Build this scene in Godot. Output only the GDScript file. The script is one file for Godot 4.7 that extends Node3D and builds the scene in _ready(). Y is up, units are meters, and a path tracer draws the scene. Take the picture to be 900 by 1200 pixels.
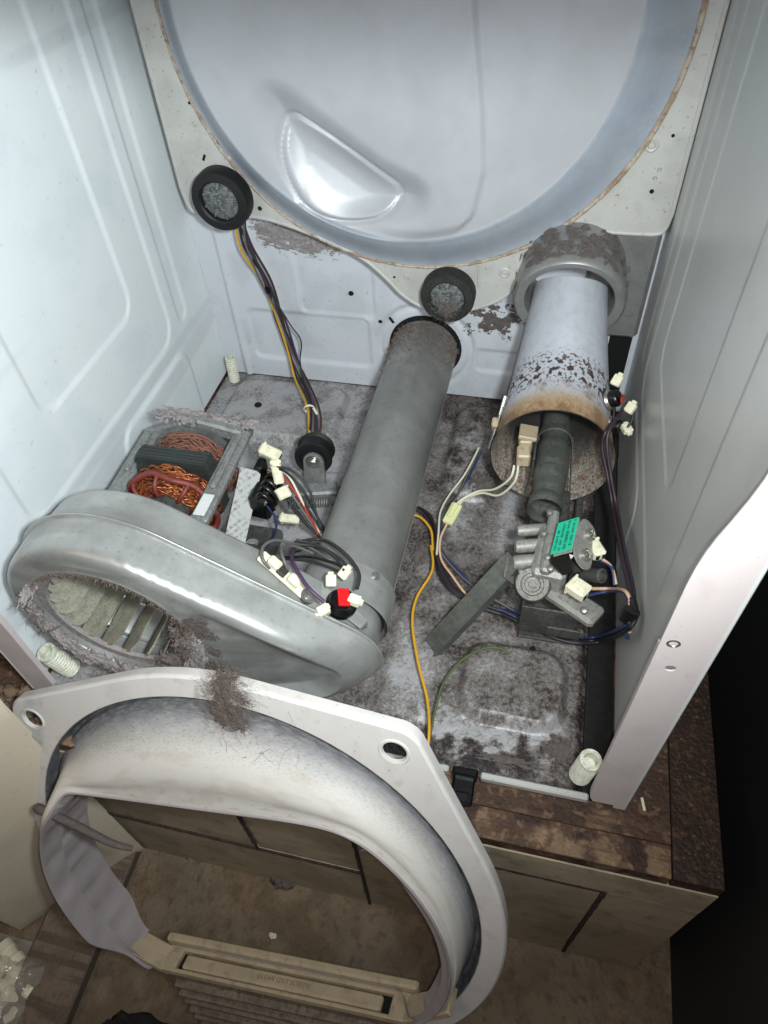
extends Node3D
# An opened clothes dryer on a wooden pedestal, seen from above its front. y up, metres; x right, z towards the viewer.

const HALF := 0.3425      # half the cabinet's inner width
const DEPTH := 0.64       # base pan from the back panel (z = 0) to its front lip
const FLOOR_Y := -0.45

# wire paths
const HARNESS := [Vector3(-0.240, 0.302, 0.030), Vector3(-0.242, 0.254, 0.025), Vector3(-0.229, 0.196, 0.020), Vector3(-0.216, 0.133, 0.020), Vector3(-0.201, 0.075, 0.025), Vector3(-0.185, 0.031, 0.035), Vector3(-0.140, 0.050, 0.119), Vector3(-0.126, 0.040, 0.167), Vector3(-0.124, 0.020, 0.194)]
const LOOP := [Vector3(-0.221, 0.174, 0.020), Vector3(-0.194, 0.128, 0.030), Vector3(-0.178, 0.101, 0.035), Vector3(-0.188, 0.054, 0.030), Vector3(-0.153, 0.060, 0.101)]
const MOTOR := [Vector3(-0.119, 0.125, 0.344), Vector3(-0.098, 0.120, 0.348), Vector3(-0.079, 0.100, 0.363), Vector3(-0.064, 0.075, 0.376), Vector3(-0.045, 0.050, 0.388), Vector3(-0.024, 0.030, 0.398)]
const BLUE := [Vector3(-0.124, 0.110, 0.368), Vector3(-0.117, 0.100, 0.385), Vector3(-0.107, 0.080, 0.388), Vector3(-0.106, 0.060, 0.396), Vector3(-0.116, 0.040, 0.402), Vector3(-0.125, 0.030, 0.409)]
const FUSE := [Vector3(-0.039, 0.190, 0.546), Vector3(-0.046, 0.200, 0.543), Vector3(-0.051, 0.200, 0.527), Vector3(-0.046, 0.190, 0.509), Vector3(-0.036, 0.170, 0.495), Vector3(-0.028, 0.140, 0.473), Vector3(0.005, 0.150, 0.494)]
const FUSE2 := [Vector3(-0.021, 0.185, 0.541), Vector3(-0.027, 0.195, 0.535), Vector3(-0.035, 0.190, 0.518), Vector3(-0.031, 0.170, 0.498), Vector3(-0.016, 0.150, 0.489)]
const PURPLE := [Vector3(-0.038, 0.150, 0.483), Vector3(-0.024, 0.180, 0.523), Vector3(-0.007, 0.190, 0.547), Vector3(0.009, 0.190, 0.563), Vector3(0.025, 0.180, 0.569)]
const DARK1 := [Vector3(-0.038, 0.150, 0.481), Vector3(-0.014, 0.150, 0.479), Vector3(0.014, 0.160, 0.497), Vector3(0.032, 0.170, 0.520)]
const DARK2 := [Vector3(-0.039, 0.150, 0.478), Vector3(-0.019, 0.130, 0.453), Vector3(0.019, 0.160, 0.487), Vector3(0.046, 0.165, 0.515), Vector3(0.050, 0.165, 0.537)]
const DARK3 := [Vector3(-0.055, 0.130, 0.489), Vector3(-0.020, 0.145, 0.497), Vector3(0.010, 0.155, 0.508), Vector3(0.029, 0.165, 0.521)]
const BASE := [Vector3(0.059, 0.015, 0.283), Vector3(0.078, 0.015, 0.296), Vector3(0.098, 0.014, 0.339), Vector3(0.112, 0.012, 0.380), Vector3(0.134, 0.012, 0.411), Vector3(0.170, 0.012, 0.428), Vector3(0.214, 0.012, 0.438), Vector3(0.257, 0.014, 0.451)]
const TOPWHITE := [Vector3(0.134, 0.040, 0.171), Vector3(0.121, 0.030, 0.218), Vector3(0.104, 0.020, 0.254), Vector3(0.097, 0.020, 0.289), Vector3(0.101, 0.020, 0.328), Vector3(0.105, 0.020, 0.365)]
const TOPBLUE := [Vector3(0.139, 0.035, 0.170), Vector3(0.128, 0.020, 0.206), Vector3(0.114, 0.015, 0.251), Vector3(0.102, 0.015, 0.292), Vector3(0.106, 0.012, 0.344), Vector3(0.140, 0.010, 0.380), Vector3(0.173, 0.010, 0.409), Vector3(0.224, 0.010, 0.430)]
const IGN1 := [Vector3(0.191, 0.125, 0.285), Vector3(0.188, 0.110, 0.294), Vector3(0.170, 0.080, 0.288), Vector3(0.146, 0.060, 0.278), Vector3(0.125, 0.050, 0.289), Vector3(0.117, 0.040, 0.296)]
const IGN2 := [Vector3(0.196, 0.120, 0.279), Vector3(0.194, 0.100, 0.290), Vector3(0.176, 0.070, 0.289), Vector3(0.152, 0.055, 0.275), Vector3(0.130, 0.045, 0.280), Vector3(0.121, 0.040, 0.295)]
const PEACH := [Vector3(0.111, 0.030, 0.318), Vector3(0.106, 0.025, 0.342), Vector3(0.112, 0.020, 0.371), Vector3(0.131, 0.020, 0.396), Vector3(0.152, 0.018, 0.419), Vector3(0.169, 0.015, 0.427)]
const YELLOW := [Vector3(0.094, 0.015, 0.348), Vector3(0.104, 0.020, 0.392), Vector3(0.092, 0.018, 0.437), Vector3(0.094, 0.018, 0.476), Vector3(0.111, 0.018, 0.527), Vector3(0.131, 0.016, 0.573), Vector3(0.141, 0.020, 0.615), Vector3(0.142, 0.012, 0.644)]
const YELLOWTOP := [Vector3(0.060, 0.020, 0.301), Vector3(0.074, 0.020, 0.306), Vector3(0.090, 0.018, 0.324), Vector3(0.098, 0.016, 0.356)]
const GREEN := [Vector3(0.220, 0.006, 0.490), Vector3(0.204, 0.012, 0.487), Vector3(0.184, 0.015, 0.494), Vector3(0.161, 0.016, 0.516), Vector3(0.146, 0.016, 0.548), Vector3(0.142, 0.016, 0.587), Vector3(0.142, 0.016, 0.618), Vector3(0.139, 0.010, 0.643)]
const LIMIT := [Vector3(0.310, 0.160, 0.213), Vector3(0.298, 0.160, 0.240), Vector3(0.297, 0.140, 0.250), Vector3(0.310, 0.110, 0.272), Vector3(0.322, 0.085, 0.306), Vector3(0.322, 0.133, 0.408), Vector3(0.330, 0.144, 0.468), Vector3(0.332, 0.143, 0.494)]
const LIMIT2 := [Vector3(0.316, 0.170, 0.207), Vector3(0.303, 0.165, 0.237), Vector3(0.301, 0.150, 0.252), Vector3(0.313, 0.115, 0.276), Vector3(0.326, 0.090, 0.310), Vector3(0.327, 0.131, 0.406), Vector3(0.334, 0.142, 0.466), Vector3(0.336, 0.136, 0.486)]
const COIL1 := [Vector3(0.303, 0.130, 0.422), Vector3(0.315, 0.120, 0.424), Vector3(0.322, 0.110, 0.439)]
const COIL2 := [Vector3(0.296, 0.100, 0.443), Vector3(0.317, 0.100, 0.439), Vector3(0.325, 0.143, 0.471), Vector3(0.330, 0.144, 0.485), Vector3(0.330, 0.136, 0.501), Vector3(0.331, 0.139, 0.519)]
const BUNDLE := [Vector3(0.334, 0.141, 0.477), Vector3(0.334, 0.149, 0.506), Vector3(0.330, 0.132, 0.514), Vector3(0.327, 0.020, 0.456), Vector3(0.298, 0.015, 0.461), Vector3(0.268, 0.014, 0.459), Vector3(0.247, 0.014, 0.453), Vector3(0.225, 0.014, 0.445), Vector3(0.203, 0.012, 0.435)]

func setup_view():
	var cam = Camera3D.new()
	cam.name = "camera"
	var b = Basis(Vector3(0.97347028, -0.05018518, -0.22324215), Vector3(-0.1349755, 0.66187254, -0.73736447), Vector3(0.18476262, 0.74793462, 0.63753947))
	cam.transform = Transform3D(b.orthonormalized(), Vector3(0.2036, 0.77028, 0.94312))
	cam.fov = 71.94
	cam.near = 0.02
	cam.far = 60.0
	cam.current = true
	add_child(cam)
	var env = Environment.new()
	env.background_mode = Environment.BG_COLOR
	env.background_color = Color(0.075, 0.071, 0.068)
	env.tonemap_mode = Environment.TONE_MAPPER_LINEAR
	env.tonemap_exposure = 1.0
	env.sdfgi_enabled = true
	env.ssao_enabled = true
	env.ssil_enabled = true
	var we = WorldEnvironment.new()
	we.name = "environment"
	we.environment = env
	add_child(we)
	# the hand torch beside the lens
	var s = SpotLight3D.new()
	s.name = "hand_torch_light"
	s.position = Vector3(0.295, 0.80, 0.90)
	add_child(s)
	s.look_at_from_position(s.position, Vector3(-0.20, 0.20, 0.22), Vector3.UP)
	s.spot_range = 6.0
	s.spot_attenuation = 2.0
	s.spot_angle = 52.0
	s.spot_angle_attenuation = 1.0
	s.light_energy = 1.0
	s.light_size = 0.03
	s.light_color = Color(0.95, 0.99, 0.995)
	s.shadow_enabled = true
	# added weak light beside the lens, filling the torch's shadow on the drum head
	var fl = OmniLight3D.new()
	fl.name = "lens_fill_light"
	fl.position = Vector3(0.215, 0.766, 0.945)
	fl.omni_range = 6.0
	fl.omni_attenuation = 2.0
	fl.light_energy = 0.30
	fl.light_size = 0.008
	fl.light_color = Color(0.97, 0.99, 1.0)
	fl.shadow_enabled = true
	add_child(fl)
	# added broad soft fill light, unseen, high to the left behind the viewer
	var o = AreaLight3D.new()
	o.name = "added_fill_light"
	add_child(o)
	o.look_at_from_position(Vector3(-0.75, 1.30, 1.45), Vector3(0.05, -0.05, 0.55), Vector3.UP)
	o.area_size = Vector2(0.7, 0.7)
	o.area_range = 8.0
	o.area_normalize_energy = true
	o.light_energy = 0.36
	o.light_color = Color(1.0, 0.90, 0.80)
	o.shadow_enabled = true

# ---------------------------------------------------------------- mesh builder

class MB:
	var v := PackedVector3Array()
	var n := PackedVector3Array()
	var uv := PackedVector2Array()
	var ix := PackedInt32Array()
	func smooth(vs: PackedVector3Array, us: PackedVector2Array, idx: PackedInt32Array) -> void:
		var nn := PackedVector3Array()
		nn.resize(vs.size())
		for i in range(0, idx.size(), 3):
			var a := vs[idx[i]]
			var f := (vs[idx[i + 2]] - a).cross(vs[idx[i + 1]] - a)
			nn[idx[i]] += f
			nn[idx[i + 1]] += f
			nn[idx[i + 2]] += f
		var o := v.size()
		for i in vs.size():
			n.append(nn[i].normalized() if nn[i].length_squared() > 1e-24 else Vector3.UP)
		v.append_array(vs)
		uv.append_array(us)
		for i in idx:
			ix.append(o + i)
	func tri(a: Vector3, b: Vector3, c: Vector3) -> void:
		var f := (c - a).cross(b - a)
		if f.length_squared() < 1e-22:
			return
		f = f.normalized()
		var o := v.size()
		v.append_array([a, b, c])
		n.append_array([f, f, f])
		uv.append_array([Vector2(), Vector2(), Vector2()])
		ix.append_array([o, o + 1, o + 2])
	func quad(a: Vector3, b: Vector3, c: Vector3, d: Vector3) -> void:
		tri(a, b, c)
		tri(a, c, d)
	# rows of points; closed joins the last column to the first
	func grid(rows: Array, closed := false, flip := false, vs := 1.0) -> void:
		var w: int = rows[0].size()
		var pv := PackedVector3Array()
		var pu := PackedVector2Array()
		var pi := PackedInt32Array()
		for j in rows.size():
			pv.append_array(rows[j])
			for i in w:
				pu.append(Vector2(float(i) / (w if closed else w - 1), vs * float(j) / maxf(1.0, rows.size() - 1.0)))
		for j in rows.size() - 1:
			for i in (w if closed else w - 1):
				var a := j * w + i
				var b := j * w + (i + 1) % w
				var c := a + w
				var d := b + w
				if flip:
					pi.append_array([a, c, b, b, c, d])
				else:
					pi.append_array([a, b, c, b, d, c])
		smooth(pv, pu, pi)
	func fan(ring: PackedVector3Array, flip := false) -> void:
		var c := Vector3()
		for p in ring:
			c += p
		c /= ring.size()
		for i in ring.size():
			if flip:
				tri(c, ring[(i + 1) % ring.size()], ring[i])
			else:
				tri(c, ring[i], ring[(i + 1) % ring.size()])
	# a box of the given size about the origin of xf, its edges chamfered by b
	func box(size: Vector3, xf: Transform3D, b := 0.001) -> void:
		var h := size * 0.5
		b = minf(b, minf(h.x, minf(h.y, h.z)) * 0.6)
		for ax in 3:
			var ay := (ax + 1) % 3
			var az := (ax + 2) % 3
			for s: float in [-1.0, 1.0]:
				var q := []
				for k in [[-1, -1], [1, -1], [1, 1], [-1, 1]]:
					var p := Vector3()
					p[ax] = s * h[ax]
					p[ay] = k[0] * (h[ay] - b)
					p[az] = k[1] * (h[az] - b)
					q.append(xf * p)
				if s > 0:
					quad(q[0], q[3], q[2], q[1])
				else:
					quad(q[0], q[1], q[2], q[3])
				for t: float in [-1.0, 1.0]:
					var e := []
					for k in [[0, -1], [0, 1], [1, 1], [1, -1]]:
						var p := Vector3()
						p[ax] = s * (h[ax] - (b if k[0] else 0.0))
						p[ay] = t * (h[ay] - (0.0 if k[0] else b))
						p[az] = k[1] * (h[az] - b)
						e.append(xf * p)
					if s * t > 0:
						quad(e[0], e[1], e[2], e[3])
					else:
						quad(e[0], e[3], e[2], e[1])
		for sx: float in [-1.0, 1.0]:
			for sy: float in [-1.0, 1.0]:
				for sz: float in [-1.0, 1.0]:
					var s := Vector3(sx, sy, sz)
					var a := xf * Vector3(s.x * h.x, s.y * (h.y - b), s.z * (h.z - b))
					var c := xf * Vector3(s.x * (h.x - b), s.y * h.y, s.z * (h.z - b))
					var d := xf * Vector3(s.x * (h.x - b), s.y * (h.y - b), s.z * h.z)
					if sx * sy * sz > 0:
						tri(a, d, c)
					else:
						tri(a, c, d)
	func bar(a: Vector3, b: Vector3, w: float, t: float, up := Vector3.UP, bev := 0.001) -> void:
		var z := (b - a).normalized()
		var x := up.cross(z).normalized()
		box(Vector3(w, t, (b - a).length()), Transform3D(Basis(x, z.cross(x), z), (a + b) * 0.5), bev)
	# a swept tube; r is one radius or one per point
	func tube(pts, r, sides := 8, caps := true) -> void:
		var rows := []
		var t0: Vector3 = (pts[1] - pts[0]).normalized()
		var x := t0.cross(Vector3.UP if absf(t0.y) < 0.9 else Vector3.RIGHT).normalized()
		for i in pts.size():
			var t: Vector3 = (pts[mini(i + 1, pts.size() - 1)] - pts[maxi(i - 1, 0)]).normalized()
			x = (x - t * x.dot(t)).normalized()
			var y := t.cross(x)
			var rr: float = r[i] if r is Array or r is PackedFloat32Array else r
			var ring := PackedVector3Array()
			for k in sides:
				var a := TAU * k / sides
				ring.append(pts[i] + (x * cos(a) + y * sin(a)) * rr)
			rows.append(ring)
		grid(rows, true, true)
		if caps:
			fan(rows[0], false)
			fan(rows[-1], true)
	# profile of (radius, height) turned round the y axis of xf; every corner of more than sharp degrees is split
	func lathe(prof: Array, xf: Transform3D, sides := 32, from := 0.0, to := TAU) -> void:
		var part := []
		var full := to - from > TAU - 0.001
		for j in prof.size():
			var ring := PackedVector3Array()
			for k in (sides if full else sides + 1):
				var a := from + (to - from) * k / sides
				ring.append(xf * Vector3(prof[j].x * cos(a), prof[j].y, prof[j].x * sin(a)))
			part.append(ring)
			if part.size() > 1 and j < prof.size() - 1:
				var d0: Vector2 = (prof[j] - prof[j - 1]).normalized()
				var d1: Vector2 = (prof[j + 1] - prof[j]).normalized()
				if d0.dot(d1) < 0.8:
					grid(part, full)
					part = [ring]
		grid(part, full)
	func keyholed(po: PackedVector2Array, holes: Array, nudge: float) -> PackedVector2Array:
		var poly := po.duplicate()
		for h in holes:
			var ph := PackedVector2Array(h)
			if not Geometry2D.is_polygon_clockwise(ph):
				ph.reverse()
			var bi := 0
			var bj := 0
			var best := 1e9
			for i in poly.size():
				for j in ph.size():
					var d := poly[i].distance_squared_to(ph[j])
					if d < best:
						best = d
						bi = i
						bj = j
			var joined := PackedVector2Array()
			for i in bi + 1:
				joined.append(poly[i])
			var e: Vector2 = (poly[bi] - ph[bj]).orthogonal().normalized() * nudge
			for j in ph.size():
				joined.append(ph[(bj + j) % ph.size()])
			joined.append(ph[bj] + e)
			joined.append(poly[bi] + e)
			for i in range(bi + 1, poly.size()):
				joined.append(poly[i])
			poly = joined
		return poly
	# a flat plate of that outline (with holes), thick t behind the face z = 0 of xf
	func plate(outer, holes: Array, t: float, xf: Transform3D) -> void:
		var po := PackedVector2Array(outer)
		if Geometry2D.is_polygon_clockwise(po):
			po.reverse()
		var poly := PackedVector2Array()
		var idx := PackedInt32Array()
		for nudge: float in [1e-5, -1e-5, 5e-5, -5e-5, 0.0]:
			poly = keyholed(po, holes, nudge)
			idx = Geometry2D.triangulate_polygon(poly)
			if not idx.is_empty():
				break
		if idx.is_empty():
			printerr("a plate could not be cut up")
		for i in range(0, idx.size(), 3):
			var q := [poly[idx[i]], poly[idx[i + 1]], poly[idx[i + 2]]]
			if (q[1] - q[0]).cross(q[2] - q[0]) > 0:
				q = [q[0], q[2], q[1]]
			tri(xf * Vector3(q[0].x, q[0].y, 0), xf * Vector3(q[1].x, q[1].y, 0), xf * Vector3(q[2].x, q[2].y, 0))
			tri(xf * Vector3(q[0].x, q[0].y, -t), xf * Vector3(q[2].x, q[2].y, -t), xf * Vector3(q[1].x, q[1].y, -t))
		var rims := [po]
		for h in holes:
			var ph := PackedVector2Array(h)
			if not Geometry2D.is_polygon_clockwise(ph):
				ph.reverse()
			rims.append(ph)
		for r in rims:
			for i in r.size():
				var a: Vector2 = r[i]
				var b: Vector2 = r[(i + 1) % r.size()]
				quad(xf * Vector3(a.x, a.y, 0), xf * Vector3(a.x, a.y, -t), xf * Vector3(b.x, b.y, -t), xf * Vector3(b.x, b.y, 0))
	# a thin bent hair
	func hair(p: Vector3, dir: Vector3, bend: Vector3, length: float, w: float, segs := 4) -> void:
		var side := dir.cross(bend).normalized() * w
		var a := p
		var d := dir.normalized()
		for k in segs:
			var b := a + d * (length / segs)
			d = (d + bend).normalized()
			quad(a - side, a + side, b + side, b - side)
			a = b
	func commit(origin := Vector3.ZERO) -> ArrayMesh:
		var vv := v
		if origin != Vector3.ZERO:
			vv = PackedVector3Array()
			vv.resize(v.size())
			for i in v.size():
				vv[i] = v[i] - origin
		var arr := []
		arr.resize(Mesh.ARRAY_MAX)
		arr[Mesh.ARRAY_VERTEX] = vv
		arr[Mesh.ARRAY_NORMAL] = n
		arr[Mesh.ARRAY_TEX_UV] = uv
		arr[Mesh.ARRAY_INDEX] = ix
		var m := ArrayMesh.new()
		m.add_surface_from_arrays(Mesh.PRIMITIVE_TRIANGLES, arr)
		return m

# ---------------------------------------------------------------- small helpers

var origin_of := {}

func numbered(parent: Node, called: String) -> String:
	if not parent.has_node(NodePath(called)):
		return called
	var i := 1
	while parent.has_node(NodePath("%s_%03d" % [called, i])):
		i += 1
	return "%s_%03d" % [called, i]

func tag(o: Node, label: String, category := "", group := "", kind := "") -> Node:
	o.set_meta("label", label)
	if category:
		o.set_meta("category", category)
	if group:
		o.set_meta("group", group)
	if kind:
		o.set_meta("kind", kind)
	return o

func thing(called: String, label: String, category: String, at := Vector3.ZERO, group := "") -> Node3D:
	var o := Node3D.new()
	o.name = numbered(self, called)
	add_child(o, true)
	o.position = at
	origin_of[o] = at
	tag(o, label, category, group)
	return o

# the mesh is built in the scene's own axes and moved to its parent's origin
func obj(called: String, m: MB, material: Material, parent: Node = null) -> MeshInstance3D:
	var host: Node = parent if parent else self
	var at: Vector3 = origin_of.get(host, Vector3.ZERO)
	var o := MeshInstance3D.new()
	o.mesh = m.commit(at)
	o.material_override = material
	o.name = numbered(host, called)
	host.add_child(o, true)
	origin_of[o] = at
	return o

func single(called: String, m: MB, material: Material, label: String, category: String, group := "", kind := "") -> MeshInstance3D:
	var o := obj(called, m, material)
	tag(o, label, category, group, kind)
	return o

func at(x: float, y: float, z: float) -> Transform3D:
	return Transform3D(Basis(), Vector3(x, y, z))

# a transform whose y axis points along d
func along(p: Vector3, d: Vector3, hint := Vector3.RIGHT) -> Transform3D:
	var y := d.normalized()
	var x := (hint - y * hint.dot(y)).normalized()
	return Transform3D(Basis(x, y, x.cross(y)), p)

func curve(pts: Array, per := 6) -> PackedVector3Array:
	var out := PackedVector3Array()
	for i in pts.size() - 1:
		var a: Vector3 = pts[maxi(i - 1, 0)]
		var b: Vector3 = pts[i]
		var c: Vector3 = pts[i + 1]
		var d: Vector3 = pts[mini(i + 2, pts.size() - 1)]
		for k in per:
			out.append(b.cubic_interpolate(c, a, d, float(k) / per))
	out.append(pts[-1])
	return out

func circle2(cx: float, cy: float, r: float, k := 24) -> PackedVector2Array:
	var out := PackedVector2Array()
	for i in k:
		out.append(Vector2(cx + r * cos(TAU * i / k), cy + r * sin(TAU * i / k)))
	return out

func rrect2(x0: float, y0: float, x1: float, y1: float, r: float, k := 6) -> PackedVector2Array:
	var out := PackedVector2Array()
	for c in [[x1 - r, y1 - r, 0.0], [x0 + r, y1 - r, 0.25], [x0 + r, y0 + r, 0.5], [x1 - r, y0 + r, 0.75]]:
		for i in k + 1:
			var a: float = TAU * (c[2] + 0.25 * i / k)
			out.append(Vector2(c[0] + r * cos(a), c[1] + r * sin(a)))
	return out

func sd_rrect(p: Vector2, x0: float, y0: float, x1: float, y1: float, r: float) -> float:
	var q := (p - Vector2((x0 + x1) * 0.5, (y0 + y1) * 0.5)).abs() - Vector2((x1 - x0) * 0.5 - r, (y1 - y0) * 0.5 - r)
	return q.max(Vector2.ZERO).length() + minf(maxf(q.x, q.y), 0.0) - r

func sd_poly(p: Vector2, poly: PackedVector2Array) -> float:
	var d := 1e9
	for i in poly.size():
		d = minf(d, p.distance_to(Geometry2D.get_closest_point_to_segment(p, poly[i], poly[(i + 1) % poly.size()])))
	return -d if Geometry2D.is_point_in_polygon(p, poly) else d

func step(a: float, b: float, x: float) -> float:
	return smoothstep(a, b, x)

# ---------------------------------------------------------------- materials

func noise(s: int, freq: float, oct := 4, type := FastNoiseLite.TYPE_SIMPLEX_SMOOTH) -> FastNoiseLite:
	var f := FastNoiseLite.new()
	f.seed = s
	f.frequency = freq
	f.noise_type = type
	f.fractal_octaves = oct
	f.fractal_gain = 0.55
	return f

var bytes_cache := {}
func nb(s: int, freq: float, oct := 4, size := 512, sx := 1.0) -> PackedByteArray:
	var key := "%d %f %d %d %f" % [s, freq, oct, size, sx]
	if not bytes_cache.has(key):
		var f := noise(s, freq, oct)
		if sx == 1.0:
			bytes_cache[key] = f.get_seamless_image(size, size).get_data()
		else:
			var im := f.get_seamless_image(int(size * sx), size)
			im.resize(size, size, Image.INTERPOLATE_BILINEAR)
			bytes_cache[key] = im.get_data()
	return bytes_cache[key]

# base colour, then layers [bytes, low, high, colour, amount, (y trapezoid a b c d)]
func tex(size: int, base: Color, layers: Array) -> ImageTexture:
	var out := PackedByteArray()
	out.resize(size * size * 3)
	var r := PackedFloat32Array()
	var g := PackedFloat32Array()
	var b := PackedFloat32Array()
	for q in [r, g, b]:
		q.resize(size * size)
	r.fill(base.r)
	g.fill(base.g)
	b.fill(base.b)
	for L in layers:
		var data: PackedByteArray = L[0]
		var lut := PackedFloat32Array()
		for i in 256:
			lut.append(smoothstep(L[1], L[2], i / 255.0) * L[4])
		var c: Color = L[3]
		var masked: bool = L.size() > 5
		for y in size:
			var my := 1.0
			if masked:
				var t := float(y) / size
				my = smoothstep(L[5], L[6], t) * (1.0 - smoothstep(L[7], L[8], t))
				if my <= 0.0:
					continue
			var o := y * size
			for x in size:
				var k := lut[data[o + x]] * my
				if k > 0.0:
					r[o + x] += (c.r - r[o + x]) * k
					g[o + x] += (c.g - g[o + x]) * k
					b[o + x] += (c.b - b[o + x]) * k
	for i in size * size:
		out[i * 3] = int(clampf(r[i], 0, 1) * 255)
		out[i * 3 + 1] = int(clampf(g[i], 0, 1) * 255)
		out[i * 3 + 2] = int(clampf(b[i], 0, 1) * 255)
	return ImageTexture.create_from_image(Image.create_from_data(size, size, false, Image.FORMAT_RGB8, out))

var bump_cache := {}
func bump(s: int, freq: float, oct := 4, strength := 2.0) -> ImageTexture:
	var key := "%d %f %d %f" % [s, freq, oct, strength]
	if not bump_cache.has(key):
		var im := noise(s, freq, oct).get_seamless_image(512, 512)
		im.convert(Image.FORMAT_RGBA8)
		im.bump_map_to_normal_map(strength)
		bump_cache[key] = ImageTexture.create_from_image(im)
	return bump_cache[key]

func mat(color, rough: float, metal := 0.0, scale := 0.0, normal: Texture2D = null, depth := 0.5) -> StandardMaterial3D:
	var m := StandardMaterial3D.new()
	if color is Color:
		m.albedo_color = color
	else:
		m.albedo_texture = color
	m.roughness = rough
	m.metallic = metal
	if scale > 0.0:
		m.uv1_triplanar = true
		m.uv1_scale = Vector3.ONE * scale
	if normal:
		m.normal_enabled = true
		m.normal_texture = normal
		m.normal_scale = depth
	return m

var M := {}
func make_materials() -> void:
	var fine := nb(11, 0.05, 5)
	var cloud := nb(12, 0.008, 5)
	var grit := nb(13, 0.11, 3)
	var blot := nb(14, 0.02, 5)
	var streak := nb(15, 0.02, 4, 512, 0.12)
	var n_fine := bump(21, 0.06, 4, 2.0)
	var n_grit := bump(22, 0.12, 3, 4.0)
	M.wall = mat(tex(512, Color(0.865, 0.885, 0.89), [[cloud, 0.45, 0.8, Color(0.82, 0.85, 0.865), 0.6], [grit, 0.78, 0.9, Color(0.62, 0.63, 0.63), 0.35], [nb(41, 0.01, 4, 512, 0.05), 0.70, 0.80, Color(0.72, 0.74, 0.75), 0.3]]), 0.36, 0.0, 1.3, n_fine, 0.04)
	M.wall_right = mat(tex(512, Color(0.80, 0.805, 0.795), [[cloud, 0.25, 0.9, Color(0.775, 0.78, 0.77), 0.6], [blot, 0.5, 0.95, Color(0.74, 0.74, 0.73), 0.2], [grit, 0.8, 0.9, Color(0.62, 0.61, 0.59), 0.25]]), 0.34, 0.0, 1.3)  # wall paint made darker for the shaded right panel
	M.flange = mat(tex(512, Color(0.79, 0.75, 0.745), [[blot, 0.5, 0.9, Color(0.73, 0.68, 0.665), 0.35], [grit, 0.8, 0.9, Color(0.6, 0.52, 0.48), 0.3]]), 0.45, 0.0, 2.0)
	M.back = mat(tex(512, Color(0.77, 0.78, 0.80), [[cloud, 0.4, 0.85, Color(0.70, 0.71, 0.73), 0.6], [grit, 0.78, 0.88, Color(0.5, 0.48, 0.5), 0.5]]), 0.42, 0.0, 1.8, n_fine, 0.05)
	M.bulk = mat(tex(512, Color(0.715, 0.708, 0.69), [[cloud, 0.35, 0.8, Color(0.64, 0.63, 0.61), 0.6], [blot, 0.5, 0.95, Color(0.62, 0.58, 0.54), 0.25], [grit, 0.78, 0.86, Color(0.34, 0.29, 0.26), 0.5]]), 0.45, 0.0, 2.2, n_fine, 0.05)
	M.rust_bead = mat(tex(512, Color(0.70, 0.65, 0.59), [[cloud, 0.35, 0.7, Color(0.55, 0.45, 0.36), 0.8], [fine, 0.5, 0.85, Color(0.36, 0.27, 0.21), 0.6]]), 0.8, 0.0, 5.0, n_grit, 0.5)
	M.drum = mat(tex(512, Color(0.67, 0.672, 0.688), [[cloud, 0.35, 0.85, Color(0.635, 0.638, 0.652), 0.6], [blot, 0.5, 0.9, Color(0.63, 0.63, 0.637), 0.4]]), 0.34, 0.0, 1.6, n_fine, 0.04)
	M.drum_rim = mat(tex(512, Color(0.59, 0.615, 0.655), [[cloud, 0.3, 0.8, Color(0.63, 0.64, 0.655), 0.8], [blot, 0.4, 0.9, Color(0.53, 0.56, 0.605), 0.6], [grit, 0.65, 0.9, Color(0.7, 0.74, 0.78), 0.4]]), 0.42, 0.0, 2.2, n_fine, 0.08)
	M.galv = mat(tex(512, Color(0.70, 0.705, 0.695), [[cloud, 0.3, 0.8, Color(0.56, 0.57, 0.56), 0.7], [streak, 0.4, 0.75, Color(0.52, 0.51, 0.495), 0.5], [blot, 0.5, 0.95, Color(0.48, 0.46, 0.45), 0.3], [grit, 0.74, 0.9, Color(0.32, 0.29, 0.28), 0.5]]), 0.38, 0.48, 2.5, n_fine, 0.07)
	M.galv_dirty = mat(tex(512, Color(0.61, 0.605, 0.595), [[cloud, 0.3, 0.8, Color(0.53, 0.53, 0.52), 0.7], [streak, 0.4, 0.8, Color(0.55, 0.56, 0.545), 0.4], [blot, 0.4, 0.95, Color(0.46, 0.45, 0.44), 0.3], [fine, 0.58, 0.9, Color(0.38, 0.36, 0.35), 0.25]]), 0.42, 0.55, 2.5, n_fine, 0.1)
	M.steel_dark = mat(tex(512, Color(0.33, 0.33, 0.315), [[cloud, 0.4, 0.7, Color(0.26, 0.26, 0.25), 0.8], [fine, 0.55, 0.75, Color(0.20, 0.18, 0.17), 0.6], [grit, 0.7, 0.85, Color(0.42, 0.41, 0.39), 0.4]]), 0.6, 0.35, 5.0, n_grit, 0.15)
	M.cast = mat(tex(512, Color(0.50, 0.495, 0.47), [[cloud, 0.4, 0.7, Color(0.40, 0.39, 0.37), 0.8], [fine, 0.55, 0.72, Color(0.30, 0.28, 0.26), 0.6]]), 0.55, 0.45, 6.0, n_grit, 0.25)
	M.strut = mat(tex(512, Color(0.40, 0.41, 0.385), [[streak, 0.4, 0.7, Color(0.31, 0.32, 0.30), 0.8], [fine, 0.5, 0.8, Color(0.26, 0.25, 0.235), 0.6], [grit, 0.72, 0.85, Color(0.52, 0.52, 0.49), 0.4]]), 0.5, 0.4, 5.0, n_grit, 0.15)
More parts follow.
